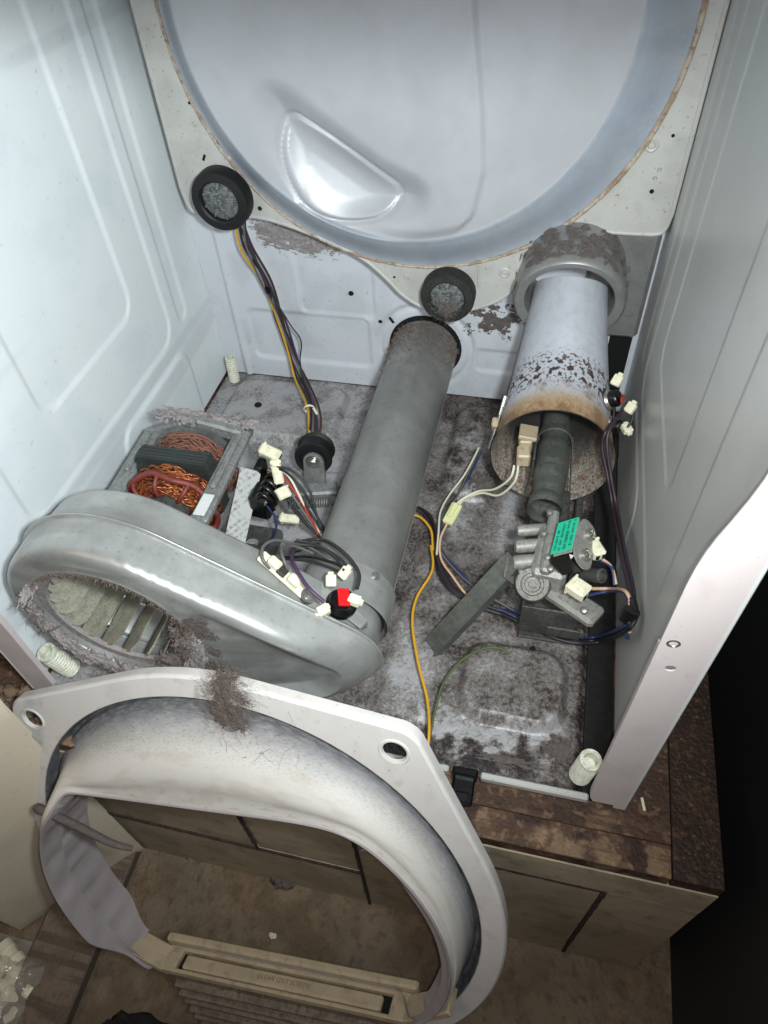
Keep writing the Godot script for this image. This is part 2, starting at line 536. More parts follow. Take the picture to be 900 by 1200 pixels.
	M.coil_grey = mat(tex(512, Color(0.60, 0.595, 0.57), [[cloud, 0.35, 0.75, Color(0.52, 0.51, 0.49), 0.8], [fine, 0.55, 0.8, Color(0.40, 0.38, 0.36), 0.6]]), 0.5, 0.3, 6.0, n_grit, 0.15)
	M.frame_cast = mat(tex(512, Color(0.56, 0.565, 0.56), [[cloud, 0.35, 0.75, Color(0.48, 0.48, 0.475), 0.8], [fine, 0.5, 0.8, Color(0.38, 0.37, 0.36), 0.6]]), 0.6, 0.4, 6.0, n_grit, 0.25)
	M.lamination = mat(tex(512, Color(0.22, 0.24, 0.235), [[streak, 0.4, 0.8, Color(0.28, 0.30, 0.29), 0.6], [fine, 0.6, 0.75, Color(0.15, 0.14, 0.13), 0.6]]), 0.5, 0.3, 8.0)
	M.copper = mat(tex(512, Color(0.74, 0.42, 0.23), [[streak, 0.4, 0.7, Color(0.40, 0.21, 0.13), 0.8], [fine, 0.5, 0.7, Color(0.27, 0.18, 0.145), 0.7]]), 0.4, 0.55, 14.0)
	M.copper_dust = mat(tex(512, Color(0.52, 0.34, 0.27), [[streak, 0.45, 0.65, Color(0.42, 0.26, 0.20), 0.8], [fine, 0.55, 0.7, Color(0.40, 0.34, 0.31), 0.7]]), 0.7, 0.2, 14.0)
	M.red_wrap = mat(tex(512, Color(0.47, 0.17, 0.14), [[fine, 0.45, 0.75, Color(0.35, 0.14, 0.115), 0.7], [blot, 0.5, 0.8, Color(0.40, 0.30, 0.27), 0.7]]), 0.55, 0.0, 10.0)
	M.rubber = mat(tex(512, Color(0.045, 0.045, 0.047), [[fine, 0.6, 0.8, Color(0.13, 0.125, 0.12), 0.6]]), 0.6, 0.0, 8.0, n_grit, 0.1)
	M.rubber_dusty = mat(tex(512, Color(0.13, 0.13, 0.12), [[fine, 0.5, 0.75, Color(0.24, 0.23, 0.22), 0.7], [blot, 0.5, 0.7, Color(0.10, 0.10, 0.095), 0.7]]), 0.8, 0.0, 8.0, n_grit, 0.2)
	M.hub = mat(tex(512, Color(0.40, 0.42, 0.42), [[blot, 0.45, 0.6, Color(0.20, 0.20, 0.20), 0.8], [fine, 0.58, 0.7, Color(0.58, 0.58, 0.57), 0.7], [grit, 0.68, 0.8, Color(0.10, 0.10, 0.10), 0.8]]), 0.8, 0.0, 9.0, n_grit, 0.6)
	M.white_plastic = mat(tex(512, Color(0.86, 0.84, 0.74), [[blot, 0.55, 0.8, Color(0.74, 0.70, 0.60), 0.6], [grit, 0.75, 0.88, Color(0.5, 0.46, 0.4), 0.4]]), 0.45, 0.0, 6.0)
	M.foot = mat(tex(512, Color(0.84, 0.84, 0.77), [[blot, 0.5, 0.75, Color(0.70, 0.69, 0.62), 0.7], [fine, 0.62, 0.76, Color(0.52, 0.49, 0.44), 0.6]]), 0.5, 0.0, 8.0, n_grit, 0.2)
	M.blade = mat(tex(512, Color(0.56, 0.55, 0.485), [[cloud, 0.35, 0.75, Color(0.49, 0.48, 0.425), 0.7], [blot, 0.45, 0.85, Color(0.42, 0.395, 0.36), 0.6], [grit, 0.66, 0.8, Color(0.26, 0.23, 0.20), 0.6]]), 0.7, 0.0, 5.0, n_grit, 0.2)
	M.black_plastic = mat(Color(0.035, 0.035, 0.037), 0.35)
	M.bolt = mat(Color(0.72, 0.71, 0.68), 0.3, 0.9)
	M.hole = mat(Color(0.012, 0.012, 0.012), 0.9)
	M.channel_shade = mat(tex(256, Color(0.085, 0.075, 0.072), [[nb(11, 0.05, 5, 256), 0.5, 0.8, Color(0.15, 0.135, 0.13), 0.6]]), 0.95, 0.0, 6.0)  # near-black standing in for shadow in the pan's side channel
	M.joint = mat(tex(256, Color(0.17, 0.13, 0.105), [[nb(11, 0.05, 5, 256), 0.45, 0.7, Color(0.27, 0.215, 0.17), 0.7]]), 0.9, 0.0, 9.0)
	M.lint = mat(tex(512, Color(0.37, 0.335, 0.318), [[fine, 0.3, 0.8, Color(0.31, 0.28, 0.268), 0.8], [blot, 0.4, 0.9, Color(0.43, 0.395, 0.38), 0.7], [grit, 0.65, 0.85, Color(0.25, 0.22, 0.21), 0.5]]), 1.0, 0.0, 8.0, n_grit, 0.35)
	M.lint_pale = mat(tex(512, Color(0.55, 0.52, 0.515), [[fine, 0.35, 0.8, Color(0.46, 0.43, 0.425), 0.8], [blot, 0.4, 0.85, Color(0.62, 0.595, 0.595), 0.7], [grit, 0.66, 0.85, Color(0.36, 0.33, 0.32), 0.5]]), 1.0, 0.0, 7.0, n_grit, 0.35)
	M.hair = mat(Color(0.43, 0.375, 0.345), 1.0)
	M.hair_pale = mat(Color(0.46, 0.42, 0.40), 1.0)
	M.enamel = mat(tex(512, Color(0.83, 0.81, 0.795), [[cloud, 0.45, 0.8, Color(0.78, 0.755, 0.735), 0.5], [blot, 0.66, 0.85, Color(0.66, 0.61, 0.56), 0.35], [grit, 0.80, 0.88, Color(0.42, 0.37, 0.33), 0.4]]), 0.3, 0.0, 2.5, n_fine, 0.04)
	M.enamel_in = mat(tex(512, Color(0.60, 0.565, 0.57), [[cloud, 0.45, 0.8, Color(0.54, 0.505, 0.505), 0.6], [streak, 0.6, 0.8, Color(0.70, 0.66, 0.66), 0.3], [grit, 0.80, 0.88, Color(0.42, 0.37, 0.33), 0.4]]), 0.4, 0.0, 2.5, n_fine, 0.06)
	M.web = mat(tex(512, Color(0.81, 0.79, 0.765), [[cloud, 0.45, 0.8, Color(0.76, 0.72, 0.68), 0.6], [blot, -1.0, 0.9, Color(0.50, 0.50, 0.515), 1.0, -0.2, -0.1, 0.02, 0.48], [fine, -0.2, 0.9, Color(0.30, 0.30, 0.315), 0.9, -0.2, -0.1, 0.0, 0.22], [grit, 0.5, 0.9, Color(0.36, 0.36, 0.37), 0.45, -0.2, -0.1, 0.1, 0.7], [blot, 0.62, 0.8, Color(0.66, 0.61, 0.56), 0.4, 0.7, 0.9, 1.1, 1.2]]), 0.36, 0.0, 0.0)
	M.web.uv1_scale = Vector3(4, 1, 1)
	M.beige = mat(tex(512, Color(0.70, 0.635, 0.53), [[cloud, 0.45, 0.75, Color(0.64, 0.575, 0.475), 0.7], [blot, 0.6, 0.8, Color(0.50, 0.44, 0.37), 0.5], [grit, 0.76, 0.86, Color(0.3, 0.26, 0.22), 0.5]]), 0.5, 0.0, 4.0)
	M.beige_dirty = mat(tex(512, Color(0.50, 0.44, 0.385), [[cloud, 0.4, 0.7, Color(0.40, 0.35, 0.31), 0.8], [fine, 0.55, 0.72, Color(0.25, 0.215, 0.19), 0.7]]), 0.7, 0.0, 5.0)
	var grain := nb(31, 0.03, 5, 512, 0.06)
	M.ply = mat(tex(512, Color(0.43, 0.33, 0.25), [[cloud, 0.3, 0.7, Color(0.29, 0.205, 0.15), 0.9], [grain, 0.4, 0.65, Color(0.25, 0.17, 0.12), 0.75], [blot, 0.45, 0.8, Color(0.19, 0.125, 0.09), 0.7], [fine, 0.62, 0.74, Color(0.56, 0.45, 0.34), 0.5]]), 0.75, 0.0, 2.2, n_grit, 0.4)
	M.ply_worn = mat(tex(512, Color(0.47, 0.38, 0.29), [[cloud, 0.35, 0.65, Color(0.25, 0.17, 0.12), 0.9], [grain, 0.4, 0.62, Color(0.30, 0.21, 0.15), 0.8], [fine, 0.55, 0.8, Color(0.58, 0.48, 0.37), 0.5], [nb(17, 0.012, 4), 0.55, 0.75, Color(0.17, 0.10, 0.07), 0.85], [grit, 0.7, 0.82, Color(0.42, 0.22, 0.10), 0.5]]), 0.75, 0.0, 3.0, n_grit, 0.4)
	M.ply_dark = mat(tex(512, Color(0.23, 0.15, 0.105), [[cloud, 0.3, 0.7, Color(0.16, 0.10, 0.07), 0.9], [grain, 0.4, 0.7, Color(0.17, 0.11, 0.075), 0.7], [fine, 0.6, 0.72, Color(0.40, 0.27, 0.18), 0.5], [grit, 0.74, 0.82, Color(0.60, 0.47, 0.34), 0.6]]), 0.7, 0.0, 2.4, n_grit, 0.4)
	M.board = mat(tex(512, Color(0.70, 0.64, 0.545), [[cloud, 0.35, 0.75, Color(0.63, 0.57, 0.48), 0.8], [grain, 0.55, 0.85, Color(0.56, 0.52, 0.46), 0.25], [blot, 0.6, 0.9, Color(0.50, 0.45, 0.39), 0.5], [grit, 0.76, 0.86, Color(0.36, 0.30, 0.25), 0.5]]), 0.6, 0.0, 2.0, n_fine, 0.12)
	M.plank = mat(tex(512, Color(0.46, 0.40, 0.34), [[grain, 0.42, 0.6, Color(0.33, 0.28, 0.235), 0.8], [cloud, 0.35, 0.75, Color(0.38, 0.33, 0.29), 0.7], [fine, 0.5, 0.9, Color(0.28, 0.24, 0.205), 0.4]]), 0.85, 0.0, 2.4, n_grit, 0.5)
	M.concrete = mat(tex(512, Color(0.46, 0.40, 0.33), [[cloud, 0.3, 0.7, Color(0.39, 0.32, 0.245), 0.9], [blot, 0.4, 0.85, Color(0.52, 0.44, 0.35), 0.5], [fine, 0.5, 0.9, Color(0.33, 0.27, 0.21), 0.6], [grit, 0.76, 0.86, Color(0.52, 0.45, 0.37), 0.5]]), 0.85, 0.0, 1.7, n_grit, 0.5)
	M.panel_white = mat(tex(512, Color(0.83, 0.78, 0.70), [[cloud, 0.45, 0.75, Color(0.77, 0.72, 0.64), 0.6], [grit, 0.78, 0.88, Color(0.5, 0.44, 0.38), 0.5]]), 0.45, 0.0, 2.0)
	var wires := {"black": Color(0.05, 0.05, 0.052), "grey": Color(0.36, 0.355, 0.34), "dark_grey": Color(0.17, 0.165, 0.165), "red": Color(0.62, 0.13, 0.10), "yellow": Color(0.80, 0.60, 0.14), "purple": Color(0.27, 0.17, 0.30), "blue": Color(0.15, 0.20, 0.36), "white": Color(0.80, 0.78, 0.70), "peach": Color(0.78, 0.64, 0.52), "brown": Color(0.25, 0.15, 0.12), "green": Color(0.30, 0.36, 0.22), "plum": Color(0.17, 0.125, 0.16)}
	for k in wires:
		M["wire_" + k] = mat(wires[k], 0.5)

# ---------------------------------------------------------------- the setting

func build_ground() -> void:
	var rows := []
	var f := noise(61, 2.2, 4)
	for j in 61:
		var r := PackedVector3Array()
		for i in 81:
			var x := -4.0 + 8.0 * i / 80.0
			var z := -3.0 + 6.0 * j / 60.0
			r.append(Vector3(x, FLOOR_Y + 0.004 * f.get_noise_2d(x, z), z))
		rows.append(r)
	var m := MB.new()
	m.grid(rows)
	single("concrete_floor", m, M.concrete, "bare brown concrete floor stained and scuffed in front of the pedestal", "", "", "structure")

func build_pedestal() -> void:
	var t := thing("wooden_pedestal", "low wooden pedestal with brown weathered top and beige painted boards on its front", "pedestal", Vector3(0, FLOOR_Y, 0.3))
	var x0 := -0.47
	var x1 := 0.455
	var zf := 0.70
	# the top: a plywood sheet with darker trim boards round its edge
	var m := MB.new()
	m.box(Vector3(x1 - x0 - 0.05, 0.018, 0.80), at((x0 + x1 - 0.05) * 0.5, -0.0290, 0.265), 0.0006)
	obj("plywood_top", m, M.ply, t)
	m = MB.new()
	m.box(Vector3(0.0490, 0.022, 0.8395), at(x1 - 0.0245, -0.0304, 0.2785), 0.0008)
	tag(obj("edge_board", m, M.ply_dark, t), "dark brown edge board along the right side of the top")
	m = MB.new()
	m.box(Vector3(x1 - x0 - 0.0505, 0.021, 0.0325), at((x0 + x1) * 0.5 - 0.0252, -0.0302, 0.6820), 0.0008)
	tag(obj("edge_board", m, M.ply_worn, t), "worn tan and brown edge board along the front of the top")
	# the front: painted boards with open joints
	var parts := [[x0, x1, -0.1085, -0.0415], [x0, -0.091, -0.276, -0.1135], [-0.0865, 0.06, -0.276, -0.1140], [0.0645, 0.3525, -0.449, -0.1135], [0.3585, x1, -0.449, -0.1095], [x0, 0.06, -0.449, -0.2805]]
	var k := 0
	for q in parts:
		m = MB.new()
		m.box(Vector3(q[1] - q[0], q[3] - q[2], 0.018), at((q[0] + q[1]) * 0.5, (q[2] + q[3]) * 0.5, zf - 0.0095 - [0.0, 0.002, 0.003, 0.0015, 0.0005, 0.002][k]), 0.0007)
		obj("board", m, M.board, t)
		k += 1
	for q in [[0.0645, -0.1110, 0.3525, -0.1110], [0.3555, -0.111, 0.3555, -0.448], [x0 + 0.01, -0.111, 0.06, -0.111], [-0.0887, -0.114, -0.0887, -0.276], [x0 + 0.01, -0.2783, 0.06, -0.2783], [0.0622, -0.114, 0.0622, -0.448]]:
		m = MB.new()
		var rng := RandomNumberGenerator.new()
		rng.seed = int(q[0] * 1000.0) + 500
		var a := Vector2(q[0], q[1])
		var c := Vector2(q[2], q[3])
		var cuts := int(a.distance_to(c) / 0.012)
		for i in cuts:
			var p0 := a.lerp(c, float(i) / cuts)
			var p1 := a.lerp(c, (i + 1.0) / cuts)
			m.bar(Vector3(p0.x, p0.y, zf - 0.0012), Vector3(p1.x, p1.y, zf - 0.0012), rng.randf_range(0.0026, 0.0056), 0.0030, Vector3(0, 0, 1), 0.0004)
		obj("joint", m, M.joint, t)  # dark strip over the gap, for its dirt and the crack's shade
	m = MB.new()
	m.box(Vector3(0.018, 0.405, 0.80), at(x1 - 0.0105, -0.2455, 0.272), 0.002)
	obj("side_board", m, M.board, t)
	m = MB.new()
	m.box(Vector3(0.018, 0.405, 0.80), at(x0 + 0.0105, -0.2455, 0.272), 0.002)
	obj("side_board", m, M.board, t)
	m = MB.new()
	m.box(Vector3(x1 - x0 - 0.06, 0.40, 0.02), at(0, -0.247, 0.655), 0.001)
	obj("backing", m, M.hole, t)

# ---------------------------------------------------------------- the cabinet

func wall_rows(side: float) -> Array:
	var rows := []
	var f := noise(70 + int(side), 3.0, 3)
	for j in 241:
		var y := 0.88 * j / 240.0
		var r := PackedVector3Array()
		for i in 201:
			var z := -0.004 + 0.644 * i / 200.0
			var p := Vector2(z, y)
			var d1 := sd_rrect(p, 0.132, 0.158, 0.52, 0.95, 0.035)
			var d2 := sd_rrect(p, 0.202, 0.248, 0.43, 0.95, 0.03)
			var d3 := sd_rrect(p, 0.078, 0.165, 0.104, 0.95, 0.012)
			var d4 := sd_rrect(p, 0.115, -0.1, 0.33, 0.128, 0.03)
			var o := 0.0022 * smoothstep(0.003, -0.003, d1) + 0.0022 * smoothstep(0.0028, -0.0028, d2)
			o += 0.0022 * smoothstep(0.004, -0.004, d3) - 0.003 * smoothstep(0.0025, -0.0025, d4)
			o = (o * (1.0 if side < 0 else 0.4)) + (0.0010 if side < 0 else 0.00025) * f.get_noise_2d(z, y)
			r.append(Vector3(side * (HALF + o), y, z))
		rows.append(r)
	return rows

func flange_outline(mirror: float) -> PackedVector2Array:
	var o := PackedVector2Array()
	for q in [[0.3445, -0.004], [0.3445, 0.88], [0.333, 0.88], [0.333, 0.53], [0.332, 0.505], [0.3305, 0.485], [0.328, 0.468], [0.3245, 0.450], [0.3212, 0.435], [0.3187, 0.42], [0.3172, 0.404], [0.3165, 0.385], [0.3165, 0.02], [0.318, 0.006], [0.322, -0.004]]:
		o.append(Vector2(q[0] * mirror, q[1]))
	return o

func build_cabinet() -> Node3D:
	var t := thing("dryer_cabinet", "white steel clothes dryer cabinet with its front removed standing on the wooden pedestal", "dryer cabinet", Vector3(0, -0.018, 0.32))
	for s: float in [-1.0, 1.0]:
		var m := MB.new()
		m.grid(wall_rows(s), false, s > 0)
		m.box(Vector3(0.004, 0.893, 0.648), at(s * 0.3555, 0.4335, 0.318), 0.001)
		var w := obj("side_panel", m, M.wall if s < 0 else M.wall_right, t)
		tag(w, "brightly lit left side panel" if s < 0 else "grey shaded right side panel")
		m = MB.new()
		var holes := []
		if s > 0:
			holes = [circle2(0.3315, 0.283, 0.0042, 14)]
		m.plate(flange_outline(s), holes, 0.0015, at(0, 0, 0.6425))
		m.box(Vector3(0.0012, 0.30, 0.006), at(s * 0.3176, 0.16, 0.6385), 0.0004)
		m.box(Vector3(0.0125, 0.89, 0.002), at(s * 0.3508, 0.432, 0.6408), 0.0004)
		var fl := obj("front_flange", m, M.flange, w)
		if s > 0:
			m = MB.new()
			m.lathe([Vector2(0.0, -0.002), Vector2(0.002, -0.0016), Vector2(0.0036, 0.0004), Vector2(0.005, 0.0)], along(Vector3(0.3255, 0.317, 0.6428), Vector3(0, 0, 1)), 16)
			obj("dimple", m, M.bolt, w)
	build_back(t)
	build_bulkhead(t)
	build_pan(t)
	var m := MB.new()
	m.box(Vector3(0.714, 0.012, 0.66), at(0, 0.887, 0.315), 0.003)
	obj("top_panel", m, M.wall, t)
	m = MB.new()
	m.box(Vector3(0.66, 0.167, 0.012), at(0, 0.7975, 0.633), 0.002)
	obj("front_rail", m, M.wall, t)  # unseen; its depth is set to shade the top of the drum head
	# threaded white levelling legs in the corners of the pan
	for q in [[-0.318, 0.03, 0.0095, 0.05, 0.05, 0.0], [-0.313, 0.612, 0.0125, 0.052, -0.18, 0.15], [0.3070, 0.619, 0.0120, 0.050, 0.08, 0.05]]:
		m = MB.new()
		var prof := []
		var r: float = q[2]
		var n := int(q[3] / 0.0045)
		for k in n:
			prof.append(Vector2(r * 0.88, 0.0045 * k))
			prof.append(Vector2(r, 0.0045 * k + 0.0016))
			prof.append(Vector2(r, 0.0045 * k + 0.003))
		prof.append(Vector2(r * 0.95, q[3]))
		prof.append(Vector2(r * 0.62, q[3]))
		prof.append(Vector2(r * 0.55, q[3] - 0.012))
		prof.append(Vector2(0.0, q[3] - 0.012))
		m.lathe(prof, along(Vector3(q[0], 0.0, q[1]), Vector3(q[4], 1, q[5])), 24)
		obj("levelling_leg", m, M.foot, t)
	return t

func build_back(t: Node3D) -> void:
	var rows := []
	for j in 121:
		var y := -0.004 + 0.42 * j / 120.0
		var r := PackedVector3Array()
		for i in 229:
			var x := -HALF + 2.0 * HALF * i / 228.0
			var p := Vector2(x, y)
			var o := 0.0035 * smoothstep(0.003, -0.003, sd_rrect(p, -0.183, 0.132, -0.06, 0.30, 0.012))
			o += 0.0035 * smoothstep(0.003, -0.003, sd_rrect(p, -0.28, 0.035, -0.072, 0.129, 0.012))
			o += 0.003 * smoothstep(0.003, -0.003, sd_rrect(p, 0.105, 0.05, 0.24, 0.091, 0.008))
			o += 0.004 * smoothstep(0.004, -0.004, absf(p.distance_to(Vector2(0.021, 0.086)) - 0.075) - 0.004)
			o -= 0.005 * smoothstep(0.004, -0.004, absf(x + 0.302) - 0.004)
			r.append(Vector3(x, y, -o))
		rows.append(r)
	var m := MB.new()
	m.grid(rows)
	m.box(Vector3(0.714, 0.9, 0.004), at(0, 0.437, -0.0125), 0.001)
	var b := obj("back_panel", m, M.back, t)
	# screw holes, and the dark round opening that the duct leaves through
	for q in [[-0.097, 0.173, 0.0035], [0.318, 0.10, 0.003], [-0.052, 0.128, 0.003]]:
		m = MB.new()
		m.lathe([Vector2(0, 0.0008), Vector2(q[2], 0.0006), Vector2(q[2] + 0.0008, -0.001)], along(Vector3(q[0], q[1], -0.0015 if q[0] < -0.09 else 0.0), Vector3(0, 0, 1)), 12)
		obj("screw_hole", m, M.hole, b)
	m = MB.new()
	m.lathe([Vector2(0.0, 0.001), Vector2(0.0585, 0.001), Vector2(0.0595, 0.0)], along(Vector3(0.021, 0.0865, 0.0002), Vector3(0, 0, 1)), 40)
	obj("duct_opening", m, M.hole, b)
	m = MB.new()
	m.box(Vector3(0.004, 0.012, 0.002), Transform3D(Basis(Vector3(0, 0, 1), 0.6), Vector3(-0.033, 0.133, 0.001)), 0.0005)
	obj("slot", m, M.hole, b)
	m = MB.new()
	m.box(Vector3(0.032, 0.19, 0.006), at(0.318, 0.075, 0.004), 0.002)
	obj("dark_gap_strip", m, M.rubber, b)  # dark strip put in place of the shaded gap at the back right
	# lint that has settled on the back panel under the bulkhead
	lint_film(b, Vector3(-0.19, 0.262, 0.006), 0.095, 0.03, 301, -0.12)
	lint_film(b, Vector3(0.13, 0.15, 0.005), 0.055, 0.04, 302, 0.1)

# dust and short fibres clinging to the back panel (x across, y up)
func lint_film(parent: Node, c: Vector3, rx: float, ry: float, s: int, tilt: float) -> void:
	var f := noise(s, 26.0, 4)
	var rng := RandomNumberGenerator.new()
	rng.seed = s
	var m := MB.new()
	felt(m, Transform3D(Basis(Vector3(0, 0, 1), atan(tilt)), Vector3(c.x, c.y, -0.0015)), rx, ry, 0.0022, s, 60, 0.1)
	for i in 2500:
		var p := Vector2(rng.randfn(0.0, 0.5), rng.randfn(0.0, 0.5))
		if p.length() > 1.3 or f.get_noise_2d(p.x * rx, p.y * ry) < p.length() * 0.45 - 0.25:
			continue
		m.hair(c + Vector3(p.x * rx, p.y * ry + tilt * p.x * rx, -c.z + rng.randf_range(-0.004, 0.001)), Vector3(rng.randfn(), rng.randfn(), rng.randfn() * 0.5), Vector3(rng.randfn(), rng.randfn(), rng.randfn()) * 0.5, rng.randf_range(0.002, 0.006), 0.00045, 2)
	tag(obj("lint_film", m, M.lint_pale if s == 301 else M.lint, parent), "film of grey lint on the panel", "", "", "stuff")

func bulk_outline() -> PackedVector2Array:
	var pts := []
	for q in [[-0.3185, 0.345], [-0.3135, 0.318], [-0.303, 0.309], [-0.275, 0.3075], [-0.235, 0.309], [-0.205, 0.308], [-0.176, 0.302], [-0.135, 0.289], [-0.091, 0.272], [-0.06, 0.256], [-0.04, 0.240], [-0.022, 0.222], [-0.004, 0.203], [0.025, 0.186], [0.06, 0.179], [0.10, 0.190], [0.135, 0.207], [0.153, 0.226], [0.160, 0.248], [0.166, 0.272], [0.180, 0.294], [0.198, 0.309], [0.222, 0.317], [0.26, 0.3175], [0.305, 0.3175], [0.326, 0.3185], [0.335, 0.325], [0.3385, 0.345]]:
		pts.append(Vector3(q[0], q[1], 0))
	var o := PackedVector2Array()
	for p in curve(pts, 4):
		o.append(Vector2(p.x, p.y))
	return o

const DRUM := Vector2(0.0155, 0.5535)

func build_bulkhead(t: Node3D) -> void:
	var low := bulk_outline()
	var o := low.duplicate()
	o.append_array([Vector2(0.3385, 0.875), Vector2(-0.3185, 0.875)])
	var m := MB.new()
	m.plate(o, [circle2(DRUM.x, DRUM.y, 0.300, 128)], 0.002, at(0, 0, 0.040))
	# its rolled lower edge and its turned side edges
	var path := PackedVector3Array()
	path.append(Vector3(-0.3185, 0.87, 0.0385))
	for p in low:
		path.append(Vector3(p.x, p.y, 0.0385))
	path.append(Vector3(0.3385, 0.87, 0.0385))
	m.tube(path, 0.0032, 8)
	var rows := [PackedVector3Array(), PackedVector3Array()]
	for p in path:
		rows[0].append(Vector3(p.x, p.y, 0.0375))
		rows[1].append(Vector3(p.x, p.y + 0.003, 0.016))
	m.grid(rows)
	# pressed rib from the roller mount to the drum, and the rim of the round opening
	m.bar(Vector3(-0.236, 0.388, 0.040), Vector3(-0.222, 0.402, 0.040), 0.006, 0.003, Vector3(0, 0, 1), 0.001)
	m.bar(Vector3(0.107, 0.226, 0.040), Vector3(0.104, 0.262, 0.040), 0.004, 0.003, Vector3(0, 0, 1), 0.001)
	var b := obj("rear_bulkhead", m, M.bulk, t)
	for q in [[-0.247, 0.408, 0.0032], [-0.205, 0.322, 0.003], [-0.275, 0.455, 0.0016], [0.175, 0.327, 0.0035], [0.309, 0.372, 0.0025], [0.318, 0.436, 0.0018], [-0.016, 0.232, 0.0016]]:
		m = MB.new()
		m.lathe([Vector2(0, 0.0006), Vector2(q[2], 0.0005), Vector2(q[2] + 0.0006, -0.001)], along(Vector3(q[0], q[1], 0.0402), Vector3(0, 0, 1)), 12)
		obj("screw_hole", m, M.hole, b)
	m = MB.new()
	m.box(Vector3(0.0035, 0.009, 0.001), Transform3D(Basis(Vector3(0, 0, 1), -0.5), Vector3(-0.272, 0.388, 0.0403)), 0.0003)
	obj("slot", m, M.hole, b)
	for q in [[0.297, 0.425, 0.009], [0.141, 0.251, 0.008], [-0.275, 0.43, 0.004], [0.309, 0.388, 0.003], [0.312, 0.398, 0.003], [0.002, 0.233, 0.004]]:
		m = MB.new()
		m.lathe([Vector2(0, 0.0030), Vector2(q[2] * 0.35, 0.0027), Vector2(q[2] * 0.5, 0.0007), Vector2(q[2] * 0.75, 0.0016), Vector2(q[2], 0.0)], along(Vector3(q[0], q[1], 0.0399), Vector3(0, 0, 1)), 18)
		obj("pressed_boss", m, M.bulk, b)
	# dirty sealing bead round the drum head
	m = MB.new()
	var f := noise(91, 9.0, 3)
	path = PackedVector3Array()
	var rad := PackedFloat32Array()
	for i in 221:
		var a := deg_to_rad(165.0 + 220.0 * i / 220.0)
		var w := f.get_noise_2d(cos(a) * 3.0, sin(a) * 3.0)
		var rr := 0.3025 + 0.0008 * f.get_noise_2d(cos(a) * 6.0 + 9.0, sin(a) * 6.0)
		path.append(Vector3(DRUM.x + rr * cos(a), DRUM.y + rr * sin(a), 0.0405))
		rad.append(0.0020 + 0.0016 * smoothstep(4.9, 5.8, a) + 0.0006 * w)
	m.tube(path, rad, 7)
	obj("sealing_bead", m, M.rust_bead, b)
	build_drum_head(t)
	# collar for the burner duct
	var axis := Vector3(0.0, -0.26, 0.97).normalized()
	m = MB.new()
	var c := Vector3(0.2315, 0.246, 0.088)
	m.lathe([Vector2(0.066, -0.085), Vector2(0.071, -0.03), Vector2(0.0735, -0.004), Vector2(0.0725, 0.003), Vector2(0.0695, 0.0065), Vector2(0.064, 0.006), Vector2(0.0585, 0.002), Vector2(0.0575, -0.008), Vector2(0.0555, -0.06)], along(c, axis), 56)
	m.box(Vector3(0.085, 0.16, 0.03), at(0.294, 0.235, 0.0155), 0.006)
	var col := obj("duct_collar", m, M.galv_dirty, t)
	# flaking dirt on top of the collar
	var fl := MB.new()
	var rng := RandomNumberGenerator.new()
	rng.seed = 5
	var xf := along(c, axis)
	for i in 260:
		var a := rng.randfn(PI * 1.5, 0.6)
		var h := rng.randf_range(-0.055, -0.004)
		if f.get_noise_2d(a * 6.0, h * 120.0) < -0.05:
			continue
		var p := xf * Vector3(0.0736 * cos(a), h, 0.0736 * sin(a))
		var nn := xf.basis * Vector3(cos(a), 0, sin(a))
		var tx := along(p, nn, Vector3(rng.randfn(), rng.randfn(), 0.1))
		felt(fl, Transform3D(Basis(tx.basis.x, tx.basis.z, tx.basis.y), p - nn * 0.0006), rng.randf_range(0.003, 0.009), rng.randf_range(0.002, 0.006), 0.0009, 2000 + i, 9, 0.15)
	tag(obj("flaking_dirt", fl, M.lint, col), "crust of flaking brown dirt on the collar", "", "", "stuff")

func drum_height(x: float, y: float) -> float:
	var p := Vector2(x, y)
	var q := p.distance_to(DRUM_FACE) - 0.2585
	var o := 0.2985 - p.distance_to(DRUM)
	var z := 0.0655
	if q > 0.0:
		var t := clampf(q / maxf(q + o, 0.002), 0.0, 1.0)
		z -= 0.0245 * (0.35 * t + 0.65 * smoothstep(0.0, 1.0, t))
	z += 0.0010 * smoothstep(0.0045, 0.0, absf(q - 0.001))
	if q < 0.0:
		var d := sd_poly(p, POCKET)
		var e := sd_poly(p, PLATE)
		# a pocket whose floor slopes back towards its upper right
		z -= (0.003 + 0.40 * maxf(0.0, p.y - 0.325) + 0.22 * maxf(0.0, p.x + 0.12) - 1.3 * ((p.y - 0.35) * (p.y - 0.35) + (p.x + 0.06) * (p.x + 0.06))) * smoothstep(0.022, -0.046, d)
		z -= 0.0035 * smoothstep(0.005, 0.0, absf(e)) - 0.003 * smoothstep(0.0, -0.006, e)
		# the long pressed rib: crisp on its right, fading out on its left
		var g := 1e9
		var side := 1.0
		for i in RIB.size() - 1:
			var c := Geometry2D.get_closest_point_to_segment(p, RIB[i], RIB[i + 1])
			if p.distance_to(c) < g:
				g = p.distance_to(c)
				side = signf((RIB[i + 1] - RIB[i]).cross(p - RIB[i]))
		z += 0.007 * (smoothstep(0.042, 0.033, g) if side > 0.0 else smoothstep(0.055, 0.0, g)) * smoothstep(0.0, -0.02, q)
	return z

const DRUM_FACE := Vector2(0.0025, 0.560)

func closed2(pts: Array, per := 5) -> PackedVector2Array:
	var out := PackedVector2Array()
	var n := pts.size()
	for i in n:
		for k in per:
			out.append(pts[i].cubic_interpolate(pts[(i + 1) % n], pts[(i - 1 + n) % n], pts[(i + 2) % n], float(k) / per))
	return out

